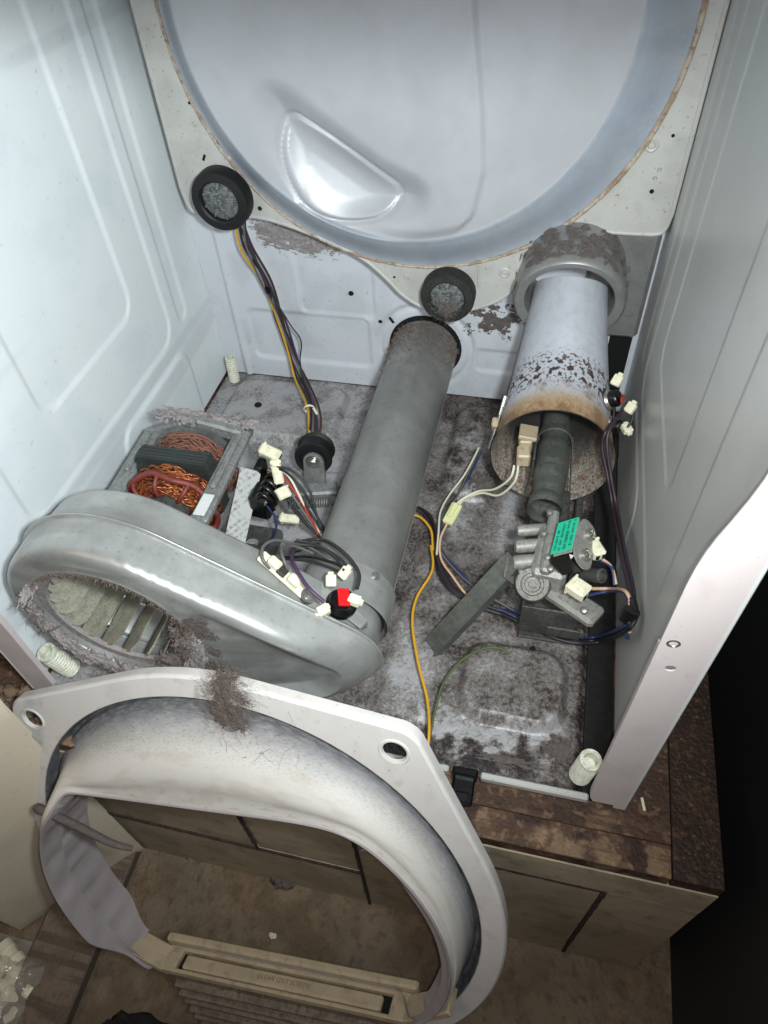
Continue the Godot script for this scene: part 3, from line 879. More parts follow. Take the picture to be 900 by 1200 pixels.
var POCKET := closed2([Vector2(-0.142, 0.474), Vector2(-0.160, 0.468), Vector2(-0.172, 0.44), Vector2(-0.168, 0.40), Vector2(-0.150, 0.355), Vector2(-0.115, 0.318), Vector2(-0.07, 0.303), Vector2(-0.02, 0.311), Vector2(0.014, 0.328), Vector2(0.030, 0.352), Vector2(0.020, 0.372), Vector2(-0.025, 0.392), Vector2(-0.09, 0.437)])
var PLATE := closed2([Vector2(-0.118, 0.444), Vector2(-0.131, 0.449), Vector2(-0.146, 0.440), Vector2(-0.154, 0.41), Vector2(-0.148, 0.375), Vector2(-0.128, 0.342), Vector2(-0.096, 0.324), Vector2(-0.058, 0.320), Vector2(-0.024, 0.328), Vector2(-0.004, 0.346), Vector2(-0.002, 0.362), Vector2(-0.014, 0.376), Vector2(-0.066, 0.412)])
var RIB := PackedVector2Array([Vector2(0.040, 0.86), Vector2(0.052, 0.56), Vector2(0.066, 0.46), Vector2(0.070, 0.40), Vector2(0.062, 0.36), Vector2(0.035, 0.325), Vector2(0.0, 0.305)])

func build_drum_head(t: Node3D) -> void:
	var rows := []
	for i in 124:
		var row := PackedVector3Array()
		for k in 300:
			var p := DRUM_FACE + Vector2.from_angle(TAU * k / 300.0) * 0.2575 * i / 123.0
			row.append(Vector3(p.x, p.y, drum_height(p.x, p.y)))
		rows.append(row)
	var m := MB.new()
	m.grid(rows, true)
	obj("drum_head", m, M.drum, t)
	var rim := []
	for i in 22:
		var row := PackedVector3Array()
		for k in 300:
			var d := Vector2.from_angle(TAU * k / 300.0)
			var p := (DRUM_FACE + d * 0.2575).lerp(DRUM + d * 0.2995, i / 21.0)
			row.append(Vector3(p.x, p.y, drum_height(p.x, p.y)))
		rim.append(row)
	m = MB.new()
	m.grid(rim, true)
	obj("drum_rim", m, M.drum_rim, t)

func build_pan(t: Node3D) -> void:
	var f := noise(81, 5.0, 4)
	var g := noise(82, 30.0, 3)
	var rows := []
	for j in 221:
		var z := 0.0 + DEPTH * j / 220.0
		var r := PackedVector3Array()
		for i in 227:
			var x := -HALF + 0.001 + (0.311 + HALF) * i / 226.0
			var p := Vector2(x, z)
			var h := -0.006
			h += 0.015 * smoothstep(0.006, -0.006, sd_rrect(p, -0.305, 0.025, -0.105, 0.165, 0.03))
			h += 0.011 * smoothstep(0.006, -0.006, sd_rrect(p, 0.085, 0.03, 0.165, 0.235, 0.03))
			h += 0.007 * smoothstep(0.008, -0.008, sd_rrect(p, 0.175, 0.16, 0.20, 0.37, 0.012))
			h += 0.014 * smoothstep(0.006, -0.006, sd_rrect(p, 0.165, 0.475, 0.285, 0.575, 0.03))
			h += 0.006 * smoothstep(0.008, -0.008, sd_rrect(p, 0.07, 0.40, 0.135, 0.60, 0.03))
			h += 0.010 * smoothstep(0.006, -0.006, sd_rrect(p, -0.21, 0.22, -0.02, 0.42, 0.03))
			h -= 0.010 * smoothstep(0.302, 0.311, x)
			h += 0.0015 * f.get_noise_2d(x, z) + 0.0009 * g.get_noise_2d(x, z)
			r.append(Vector3(x, h, z))
		rows.append(r)
	var m := MB.new()
	m.grid(rows)
	var pm := mat(pan_texture(), 0.52, 0.25, 0.0, null)
	pm.normal_enabled = true
	pm.normal_texture = bump(22, 0.12, 3, 4.0)
	pm.normal_scale = 0.14
	var pan := obj("base_pan", m, pm, t)
	pan_lint(pan)
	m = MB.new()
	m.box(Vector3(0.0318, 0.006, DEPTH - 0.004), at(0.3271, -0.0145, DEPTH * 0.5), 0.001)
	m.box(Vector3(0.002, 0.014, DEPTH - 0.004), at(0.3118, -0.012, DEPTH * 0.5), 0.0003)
	obj("side_channel", m, M.channel_shade, pan)  # dark colour put in for the shadow along the right wall
	# white front lip, in two lengths with a gap for the clip
	for q in [[-0.316, 0.168], [0.203, 0.3165]]:
		m = MB.new()
		m.box(Vector3(q[1] - q[0], 0.010, 0.0075), at((q[0] + q[1]) * 0.5, 0.001, 0.6425), 0.0015)
		obj("front_lip", m, M.bulk, pan)
	for q in [[-0.248, 0.0975, 0.006], [0.102, 0.345, 0.0025], [0.244, 0.475, 0.0028], [-0.06, 0.255, 0.003]]:
		m = MB.new()
		m.lathe([Vector2(0, 0.0005), Vector2(q[2], 0.0003), Vector2(q[2] + 0.001, -0.003)], along(Vector3(q[0], 0.0102 if q[0] < -0.2 else 0.0062, q[1]), Vector3.UP), 16)
		obj("screw_hole", m, M.hole, pan)

# short fibres and fluff that have settled on the pan
func pan_lint(pan: Node) -> void:
	var rng := RandomNumberGenerator.new()
	rng.seed = 83
	var f := noise(84, 9.0, 4)
	var m := MB.new()
	var k := 0
	while k < 15000:
		var x := rng.randf_range(-0.33, 0.305)
		var z := rng.randf_range(0.01, 0.63)
		var w := 0.10 + 0.30 * smoothstep(-0.03, 0.08, x) + 0.3 * f.get_noise_2d(x, z) + 0.4 * smoothstep(0.59, 0.63, z) + 0.35 * smoothstep(0.05, 0.0, z)
		k += 1
		if rng.randf() > w:
			continue
		m.hair(Vector3(x, rng.randf_range(0.001, 0.007), z), Vector3(rng.randfn(), rng.randfn() * 0.25, rng.randfn()), Vector3(rng.randfn(), rng.randfn() * 0.2, rng.randfn()) * 0.6, rng.randf_range(0.004, 0.014), 0.00022, 3)
	tag(obj("settled_fibres", m, M.hair, pan), "short lint fibres lying on the pan", "", "", "stuff")
	m = MB.new()
	for q in [[0.10, 0.024, 0.035, 0.012], [0.16, 0.035, 0.03, 0.014], [0.20, 0.018, 0.04, 0.012], [0.075, 0.05, 0.012, 0.03], [0.285, 0.60, 0.02, 0.02], [0.10, 0.615, 0.05, 0.009], [0.23, 0.622, 0.05, 0.008], [0.146, 0.21, 0.02, 0.03], [0.08, 0.36, 0.012, 0.03]]:
		felt(m, Transform3D(Basis(Vector3(1, 0, 0), Vector3(0, 0, -1), Vector3(0, 1, 0)), Vector3(q[0], 0.006, q[1])), q[2], q[3], 0.003, 850 + int(q[0] * 900.0))
	tag(obj("drifted_lint", m, M.lint, pan), "drifts of matted lint along the edges of the pan", "", "", "stuff")

# a ragged felted sheet of lint in the plane of xf, holed and torn towards its edges
func felt(m: MB, xf: Transform3D, rx: float, ry: float, thick: float, s: int, n := 44, cut := 0.0) -> void:
	var f := noise(s, 3.2, 5)
	var g := noise(s + 1, 9.0, 3)
	var pts := []
	for j in n + 1:
		var row := PackedVector3Array()
		for i in n + 1:
			var u := -1.0 + 2.0 * i / n
			var v := -1.0 + 2.0 * j / n
			var edge := maxf(0.0, 1.0 - Vector2(u, v).length())
			var h := thick * (0.15 + 0.9 * sqrt(edge) + 0.9 * f.get_noise_2d(u * 0.45, v * 0.45) + 0.18 * g.get_noise_2d(u, v))
			row.append(xf * Vector3((u + 0.05 * g.get_noise_2d(u + 9.0, v)) * rx, (v + 0.05 * g.get_noise_2d(u, v + 9.0)) * ry, h))
		pts.append(row)
	var vs := PackedVector3Array()
	var us := PackedVector2Array()
	var idx := PackedInt32Array()
	for row in pts:
		vs.append_array(row)
	us.resize(vs.size())
	for j in n:
		for i in n:
			var u := -1.0 + 2.0 * (i + 0.5) / n
			var v := -1.0 + 2.0 * (j + 0.5) / n
			var r := Vector2(u, v).length()
			if 0.9 * f.get_noise_2d(u * 0.9 + 4.0, v * 0.9) + 0.30 * g.get_noise_2d(u * 1.1, v * 1.1) + cut < r * 1.15 - 0.78:
				continue
			var a := j * (n + 1) + i
			idx.append_array([a, a + 1, a + n + 1, a + 1, a + n + 2, a + n + 1])
	if not idx.is_empty():
		m.smooth(vs, us, idx)

func pan_texture() -> ImageTexture:
	var S := 1024
	var a := nb(101, 0.008, 6, S)
	var b := nb(102, 0.02, 5, S)
	var c := nb(103, 0.09, 4, S)
	var e := nb(104, 0.3, 2, S)
	var out := PackedByteArray()
	out.resize(S * S * 3)
	var clean := Color(0.655, 0.645, 0.65)
	var dull := Color(0.53, 0.51, 0.50)
	var dirt := Color(0.33, 0.295, 0.28)
	var black := Color(0.16, 0.14, 0.138)
	for j in S:
		var z := DEPTH * j / S
		for i in S:
			var x := -HALF + (0.311 + HALF) * i / S
			var k := j * S + i
			var na := a[k] / 255.0 - 0.5
			var nb2 := b[k] / 255.0 - 0.5
			var nc := c[k] / 255.0 - 0.5
			var s := e[k] / 255.0 - 0.5
			# how much dust lies here: most right of the pipe, at the edges and under the burner
			var bias := 0.03 + 0.43 * smoothstep(-0.05, 0.07, x)
			bias += 0.30 * smoothstep(0.595, 0.615, z + nb2 * 0.04) * smoothstep(-0.2, 0.0, x)
			bias += 0.18 * smoothstep(0.30, 0.18, z) * smoothstep(0.06, 0.14, x)
			bias += 0.20 * smoothstep(0.285, 0.31, x) + 0.14 * smoothstep(0.05, 0.0, z)
			bias += 0.12 * smoothstep(0.05, 0.0, Vector2(x, z).distance_to(Vector2(0.145, 0.47)))
			# worn pale where the pressed edges stand up
			bias -= 0.72 * smoothstep(0.024, 0.0, absf(z - 0.580 + 0.014 * sin(x * 26.0) + 0.05 * nb2)) * smoothstep(0.09, 0.14, x) * smoothstep(0.30, 0.27, x)
			bias -= 0.50 * smoothstep(0.05, 0.0, Vector2((x - 0.10) * 0.9, (z - 0.53) * 0.55).length())
			bias -= 0.50 * smoothstep(0.035, 0.0, absf(x - 0.125 - 0.06 * nb2)) * smoothstep(0.34, 0.28, z) * smoothstep(0.05, 0.1, z)
			bias -= 0.46 * smoothstep(0.03, 0.0, absf(x - 0.185 + 0.04 * na)) * smoothstep(0.36, 0.3, z) * smoothstep(0.17, 0.22, z)
			var d := bias + na * 0.70 + nb2 * 0.36 + nc * 0.52 + s * 0.34
			var q := clean.lerp(dull, smoothstep(-0.05, 0.30, d))
			q = q.lerp(dirt, smoothstep(0.20, 0.80, d))
			q = q.lerp(black, smoothstep(0.52, 0.95, d))
			q = q.lerp(Color(0.20, 0.17, 0.16), smoothstep(0.20, 0.30, s) * (0.15 + 0.4 * smoothstep(0.05, 0.3, d)))
			q = q.lerp(Color(0.70, 0.69, 0.70), smoothstep(-0.22, -0.30, s) * 0.35)
			out[k * 3] = int(q.r * 255)
			out[k * 3 + 1] = int(q.g * 255)
			out[k * 3 + 2] = int(q.b * 255)
	return ImageTexture.create_from_image(Image.create_from_data(S, S, false, Image.FORMAT_RGB8, out))

# ---------------------------------------------------------------- rollers, duct, blower

func build_roller(c: Vector3, r: float, label: String, clean: bool) -> void:
	var t := thing("drum_support_roller", label, "roller", Vector3(c.x, c.y, 0.041), "drum support rollers")
	var ax := along(c, Vector3(0, 0, 1))
	var m := MB.new()
	m.lathe([Vector2(r * 0.64, -0.014), Vector2(r * 0.94, -0.014), Vector2(r, -0.010), Vector2(r, 0.006), Vector2(r * 0.95, 0.011), Vector2(r * 0.70, 0.0125), Vector2(r * 0.64, 0.010), Vector2(r * 0.63, 0.002)], ax, 48)
	obj("tyre", m, M.rubber if clean else M.rubber_dusty, t)
	m = MB.new()
	var prof := [Vector2(r * 0.64, 0.004), Vector2(r * 0.50, 0.0065), Vector2(r * 0.36, 0.007), Vector2(r * 0.30, 0.009), Vector2(0.0, 0.0095)]
	m.lathe(prof, ax, 32)
	for k in 9:
		var a := TAU * k / 9.0
		m.box(Vector3(0.003, 0.004, r * 0.3), along(c + Vector3(cos(a), sin(a), 0) * r * 0.48 + Vector3(0, 0, 0.006), Vector3(0, 0, 1), Vector3(-sin(a), cos(a), 0)), 0.0008)
	obj("hub", m, M.hub, t)
	m = MB.new()
	m.lathe([Vector2(0.006, 0.008), Vector2(0.006, 0.0125), Vector2(0.0045, 0.0135), Vector2(0.0, 0.0135)], ax, 6)
	obj("axle_nut", m, M.hub, t)
	m = MB.new()
	var rng := RandomNumberGenerator.new()
	rng.seed = int(c.x * 1000.0) + 77
	var low := Vector3(0, -r * 0.3, 0.012) if not clean else Vector3(0, 0, 0.009)
	for i in (420 if not clean else 90):
		var p := c + low + Vector3(rng.randfn(0, r * 0.2), rng.randfn(0, r * 0.25), rng.randf_range(-0.002, 0.004))
		m.hair(p, Vector3(rng.randfn(), rng.randfn() - 0.8, rng.randfn() * 0.4), Vector3(rng.randfn(), rng.randfn(), rng.randfn()) * 0.4, rng.randf_range(0.004, 0.013), 0.00016, 3)
	tag(obj("lint", m, M.hair_pale, t), "wisps of lint on the hub", "", "", "stuff")

const C1 := Vector2(-0.200, 0.140)
const C2 := Vector2(0.021, 0.086)

func hull_ring(inset: float, z, k := 144) -> PackedVector3Array:
	var out := PackedVector3Array()
	for i in k:
		var a := TAU * i / k
		var d := Vector2(cos(a), sin(a))
		var r1 := 0.1235 - inset
		var r2 := 0.0575 - inset
		var p := C1 + d * r1 if C1.dot(d) + r1 > C2.dot(d) + r2 else C2 + d * r2
		var zz: float = z.call(p) if z is Callable else z
		out.append(Vector3(p.x, p.y, zz))
	return out

# evenly spaced points of the housing outline, so that pressed ridges can follow it
func resampled(ring: PackedVector3Array, k: int) -> PackedVector3Array:
	var total := 0.0
	for i in ring.size():
		total += ring[i].distance_to(ring[(i + 1) % ring.size()])
	var out := PackedVector3Array()
	var i := 0
	var walked := 0.0
	for j in k:
		var want := total * j / k
		while walked + ring[i].distance_to(ring[(i + 1) % ring.size()]) < want:
			walked += ring[i].distance_to(ring[(i + 1) % ring.size()])
			i += 1
		var l := ring[i].distance_to(ring[(i + 1) % ring.size()])
		out.append(ring[i].lerp(ring[(i + 1) % ring.size()], (want - walked) / maxf(l, 1e-9)))
	return out

func build_blower() -> void:
	var t := thing("blower_housing", "big dusty galvanized blower housing with a round lint-choked inlet at the front left", "blower housing", Vector3(-0.1, 0, 0.55))
	var K := 200
	var rear := []
	var spec := [[0.04, 0.522], [0.014, 0.522], [0.010, 0.5235], [0.0085, 0.527], [0.007, 0.545], [0.006, 0.5655], [0.0, 0.5675]]
	for s in spec:
		rear.append(resampled(hull_ring(s[0], s[1]), K))
	var m := MB.new()
	m.grid(rear, true)
	m.fan(rear[0])
	# outlet sleeve
	m.lathe([Vector2(0.0565, 0.486), Vector2(0.0565, 0.530)], along(Vector3(C2.x, C2.y, 0), Vector3(0, 0, 1)), 48)
	m.lathe([Vector2(0.0565, 0.486), Vector2(0.0545, 0.4855), Vector2(0.053, 0.487)], along(Vector3(C2.x, C2.y, 0), Vector3(0, 0, 1)), 48)
	obj("rear_shell", m, M.galv, t)
	# seam
	m = MB.new()
	m.grid([resampled(hull_ring(0.001, 0.5672), K), resampled(hull_ring(-0.003, 0.5676), K), resampled(hull_ring(-0.0036, 0.569), K), resampled(hull_ring(-0.003, 0.5704), K), resampled(hull_ring(0.001, 0.5708), K)], true)
	obj("seam", m, M.galv, t)
	# front half: the face slopes back towards the outlet
	var back := func(p: Vector2, z: float) -> float: return z - (z - 0.55) * 0.78 * smoothstep(-0.055, 0.085, p.x)
	var front := []
	for s in [[0.0008, 0.5706], [0.0008, 0.582], [0.001, 0.598], [0.0016, 0.6055], [0.0035, 0.6105], [0.0065, 0.6138], [0.0105, 0.6155], [0.0145, 0.6160]]:
		var zf: float = s[1]
		var r := resampled(hull_ring(s[0], zf), K)
		for i in K:
			var p := Vector2(r[i].x, r[i].y)
			var w := smoothstep(-0.03, 0.09, p.x)
			var pull := (zf - 0.5706) / 0.0454
			# the end round the outlet bulges like a dome
			var q := p.lerp(C2, w * pull * pull * 0.55)
			r[i] = Vector3(q.x, q.y, zf - w * pull * 0.016)
		front.append(r)
	# shallow finger-like wrinkles pressed into the band
	for j in range(1, 4):
		for i in K:
			var p: Vector3 = front[j][i]
			if p.x > -0.19 and p.x < -0.06 and p.y > 0.17:
				front[j][i].y -= 0.0022 * (0.5 + 0.5 * sin(p.x * 900.0)) * smoothstep(-0.19, -0.16, p.x) * smoothstep(-0.06, -0.09, p.x)
	# the face, from the fold to the inlet
	var last: PackedVector3Array = front[-1]
	for j in range(1, 9):
		var k := j / 8.0
		var r := PackedVector3Array()
		for i in K:
			var d := Vector2(last[i].x, last[i].y) - C1
			var c := C1 + d.normalized() * 0.0945
			var q := Vector2(last[i].x, last[i].y).lerp(c, k)
			var z := lerpf(last[i].z, 0.6165, smoothstep(0.0, 0.5, k)) - 0.010 * sin(PI * k) * smoothstep(-0.12, 0.0, q.x) - 0.022 * smoothstep(0.5, 0.0, k) * smoothstep(-0.1, 0.02, q.x) * smoothstep(0.09, 0.03, q.y)
			r.append(Vector3(q.x, q.y, z))
		front.append(r)
	for s in [[0.0935, 0.6175], [0.0922, 0.6170], [0.0912, 0.6140], [0.0908, 0.598]]:
		var r := PackedVector3Array()
		for i in K:
			var d := (Vector2(last[i].x, last[i].y) - C1).normalized()
			r.append(Vector3(C1.x + d.x * s[0], C1.y + d.y * s[0], s[1]))
		front.append(r)
	m = MB.new()
	m.grid(front, true)
	obj("front_shell", m, M.galv, t)
	m = MB.new()
	m.lathe([Vector2(0.0, 0.5245), Vector2(0.11, 0.5245)], along(Vector3(C1.x, C1.y, 0), Vector3(0, 0, 1)), 40)
	obj("inner_wall", m, M.galv_dirty, t)
	# screws
	for q in [[-0.012, 0.165, 0.54], [0.060, 0.1290, 0.556], [0.058, 0.130, 0.492], [0.024, 0.1435, 0.496]]:
		var d := Vector3(q[0] - C2.x, q[1] - C2.y, 0)
		var p := Vector3(C2.x, C2.y, q[2]) + d.normalized() * (0.0565 if d.length() < 0.07 else d.length())
		if d.length() > 0.07:
			p = Vector3(-0.002, 0.1575, 0.556)
			d = Vector3(0.46, 0.89, 0)
		m = MB.new()
		m.lathe([Vector2(0.0, 0.0035), Vector2(0.0035, 0.0033), Vector2(0.004, 0.0025), Vector2(0.004, 0.0008), Vector2(0.0055, 0.0006), Vector2(0.0055, -0.001)], along(p, d), 14)
		obj("screw", m, M.bolt, t)
	# wheel
	m = MB.new()
	m.lathe([Vector2(0.088, 0.527), Vector2(0.088, 0.530), Vector2(0.04, 0.533), Vector2(0.022, 0.550), Vector2(0.014, 0.556), Vector2(0.0, 0.557)], along(Vector3(C1.x, C1.y, 0), Vector3(0, 0, 1)), 40)
	var w := obj("blower_wheel", m, M.blade, t)
	tag(w, "pale dusty plastic blower wheel inside the inlet")
	m = MB.new()
	m.lathe([Vector2(0.0905, 0.604), Vector2(0.0900, 0.6085), Vector2(0.0800, 0.6085), Vector2(0.0790, 0.604)], along(Vector3(C1.x, C1.y, 0), Vector3(0, 0, 1)), 56)
	obj("rim_ring", m, M.lint_pale, w)
	var n := 21
	for k in n:
		var a := TAU * k / n
		m = MB.new()
		var poly := PackedVector2Array([Vector2(-0.013, 0.531), Vector2(0.013, 0.531), Vector2(0.013, 0.600), Vector2(0.008, 0.606), Vector2(-0.006, 0.606), Vector2(-0.013, 0.597)])
		var d := Vector3(cos(a), sin(a), 0)
		var lean := Vector3(-sin(a), cos(a), 0)
		var rad := (d * 0.72 - lean * 0.69).normalized()
		m.plate(poly, [], 0.0022, Transform3D(Basis(rad, Vector3(0, 0, 1), rad.cross(Vector3(0, 0, 1))), Vector3(C1.x, C1.y, 0) + d * 0.0775))
		obj("blade", m, M.blade, w)
	lint_collar()

func lint_lump(m: MB, c: Vector3, size: Vector3, s: int, rough := 0.35, nu := 36, nv := 20) -> void:
	var f := noise(s, 1.6, 4)
	var rows := []
	for j in nv + 1:
		var th := PI * j / nv
		var r := PackedVector3Array()
		for i in nu:
			var a := TAU * i / nu
			var d := Vector3(sin(th) * cos(a), cos(th), sin(th) * sin(a))
			var k := 1.0 + rough * 1.8 * f.get_noise_3dv(d * 1.2) + rough * 0.8 * f.get_noise_3dv(d * 4.5 + Vector3.ONE * 7.0)
			r.append(c + d * size * k)
		rows.append(r)
	m.grid(rows, true)

func lint_collar() -> void:
	var m := MB.new()
	var f := noise(140, 2.2, 4)
	var rng := RandomNumberGenerator.new()
	rng.seed = 141
	# a matted roll of lint along the lower half of the inlet
	var rows := []
	var hairs := MB.new()
	for i in 181:
		var k := i / 180.0
		var a := deg_to_rad(150.0 + 222.0 * k)
		var fat := 0.45 + 0.75 * smoothstep(0.0, 0.12, k) * (0.6 + 0.8 * absf(f.get_noise_1d(k * 9.0)))
		fat *= smoothstep(1.0, 0.93, k) * 0.9 + 0.1
		var r0 := 0.0965 + 0.006 * f.get_noise_1d(k * 6.0 + 30.0)
		var ring := PackedVector3Array()
		for j in 22:
			var b := TAU * j / 22.0
			var q := 1.0 + 0.8 * f.get_noise_3d(cos(a) * 4.5, sin(a) * 4.5, b * 0.7)
			var rr := r0 + cos(b) * 0.0068 * fat * q
			ring.append(Vector3(C1.x + rr * cos(a), C1.y + rr * sin(a), 0.6185 + sin(b) * 0.0045 * fat * q))
		rows.append(ring)
		for h in 3:
			var p: Vector3 = ring[rng.randi() % 22]
			hairs.hair(p, Vector3(rng.randfn(), rng.randfn(), rng.randfn()), Vector3(rng.randfn(), rng.randfn(), rng.randfn()) * 0.5, rng.randf_range(0.005, 0.02), 0.00018, 4)
	m.grid(rows, true)
	for i in 20:
		var k := i / 19.0
		var a := deg_to_rad(152.0 + 205.0 * k + rng.randf_range(-3.0, 3.0))
		var rr := rng.randf_range(0.089, 0.101)
		var tilt := Basis(Vector3(0, 0, 1), a) * Basis.from_euler(Vector3(rng.randfn() * 0.35, rng.randf_range(-0.7, 0.2), 0))
		felt(m, Transform3D(tilt, Vector3(C1.x + rr * cos(a), C1.y + rr * sin(a), rng.randf_range(0.618, 0.623))), rng.randf_range(0.006, 0.011), rng.randf_range(0.014, 0.026), 0.0025, 3000 + i * 3, 28, 0.12)
	var t := thing("lint_roll", "matted grey lint roll lining the lower edge of the blower inlet", "lint", Vector3(C1.x, 0.03, 0.62))
	tag(obj("matted_lint", m, M.lint_pale, t), "matted grey lint", "", "", "stuff")
	tag(obj("loose_fibres", hairs, M.hair_pale, t), "loose lint fibres", "", "", "stuff")
	# darker clumps inside, towards the right end of the inlet
	m = MB.new()
	hairs = MB.new()
	for i in 14:
		var a := deg_to_rad(rng.randf_range(-62.0, 8.0))
		var rr := rng.randf_range(0.066, 0.098)
		var c := Vector3(C1.x + rr * cos(a), C1.y + rr * sin(a), rng.randf_range(0.600, 0.618))
		felt(m, Transform3D(Basis.from_euler(Vector3(rng.randfn() * 0.5, rng.randfn() * 0.5, a)), c), rng.randf_range(0.010, 0.022), rng.randf_range(0.008, 0.016), 0.004, 1500 + i * 3, 30, 0.1)
		for h in 34:
			hairs.hair(c + Vector3(rng.randfn(), rng.randfn(), rng.randfn() * 0.5) * 0.009, Vector3(rng.randfn(), rng.randfn(), rng.randfn()), Vector3(rng.randfn(), rng.randfn(), rng.randfn()) * 0.7, rng.randf_range(0.006, 0.02), 0.00014, 5)
	# thin smear of lint on the face right of the inlet
	for i in 9:
		var a := deg_to_rad(rng.randf_range(-50.0, 25.0))
		var rr := rng.randf_range(0.098, 0.118)
		felt(m, Transform3D(Basis(Vector3(0, 0, 1), a), Vector3(C1.x + rr * cos(a), C1.y + rr * sin(a), 0.6178 - 0.03 * maxf(0.0, rr * cos(a) - 0.085))), rng.randf_range(0.010, 0.020), rng.randf_range(0.010, 0.024), 0.0012, 1700 + i * 3, 26, 0.0)
	# fuzz along the upper rim
	for i in 900:
		var a := deg_to_rad(rng.randf_range(-5.0, 160.0))
		var p := Vector3(C1.x + 0.0925 * cos(a), C1.y + 0.0925 * sin(a), 0.6172)
		hairs.hair(p, Vector3(-cos(a), -sin(a), 0.2) + Vector3(rng.randfn(), rng.randfn(), rng.randfn()) * 0.6, Vector3(rng.randfn(), rng.randfn(), rng.randfn()) * 0.5, rng.randf_range(0.002, 0.008), 0.00016, 3)
	t = thing("lint_clump", "brown lint clump caught in the right end of the blower inlet", "lint", Vector3(-0.13, 0.09, 0.60))
	tag(obj("matted_lint", m, M.lint, t), "matted brown lint", "", "", "stuff")
	tag(obj("loose_fibres", hairs, M.hair, t), "loose lint fibres", "", "", "stuff")

func build_duct() -> void:
	var t := thing("exhaust_duct", "long grey galvanized exhaust pipe running from the blower to the back panel", "exhaust pipe", Vector3(0.021, 0.0345, 0.24))
	var m := MB.new()
	var ax := along(Vector3(0.021, 0.0862, 0), Vector3(0, 0, 1))
	m.lathe([Vector2(0.0495, 0.0035), Vector2(0.0525, 0.003), Vector2(0.0525, 0.006), Vector2(0.0515, 0.010), Vector2(0.0515, 0.525)], ax, 64)
	m.lathe([Vector2(0.0, 0.002), Vector2(0.0495, 0.0035)], ax, 40)
	obj("pipe", m, M.galv_dirty, t)
	m = MB.new()
	m.bar(Vector3(0.0712, 0.072, 0.01), Vector3(0.0712, 0.072, 0.485), 0.0012, 0.004, Vector3(0.28, 0.96, 0), 0.0004)
	obj("lock_seam", m, M.galv_dirty, t)
	# dust on the far end of the pipe
	var rng := RandomNumberGenerator.new()
	rng.seed = 71
	m = MB.new()
	var f := noise(72, 3.0, 4)
	for i in 5200:
		var z := absf(rng.randfn(0.0, 0.045)) + 0.008
		var a := rng.randf_range(0.1, PI - 0.1)
		if f.get_noise_2d(a * 2.0, z * 40.0) < -0.05 + z * 2.0:
			continue
		var d := Vector3(cos(a), sin(a), 0)
		m.hair(Vector3(0.021, 0.0862, z) + d * 0.0516, d * 0.12 + Vector3(rng.randfn(), rng.randfn(), rng.randfn()) * 0.5, Vector3(rng.randfn(), rng.randfn(), rng.randfn()) * 0.4 - d * 0.1, rng.randf_range(0.003, 0.009), 0.00035, 3)
	tag(obj("dust", m, M.hair, t), "dusty lint on the far end of the pipe", "", "", "stuff")

# spade connector: a small bevelled housing
func spade(m: MB, p: Vector3, d: Vector3, w := 0.009, l := 0.016, h := 0.007, up := Vector3.UP) -> void:
	m.bar(p, p + d.normalized() * l, w, h, up, 0.0012)
	m.bar(p + up * h * 0.5, p + d.normalized() * l * 0.45 + up * h * 0.5, w * 0.5, h * 0.35, up, 0.0006)
	m.bar(p + d.normalized() * l * 0.9, p + d.normalized() * l * 1.25, w * 0.55, h * 0.6, up, 0.0008)

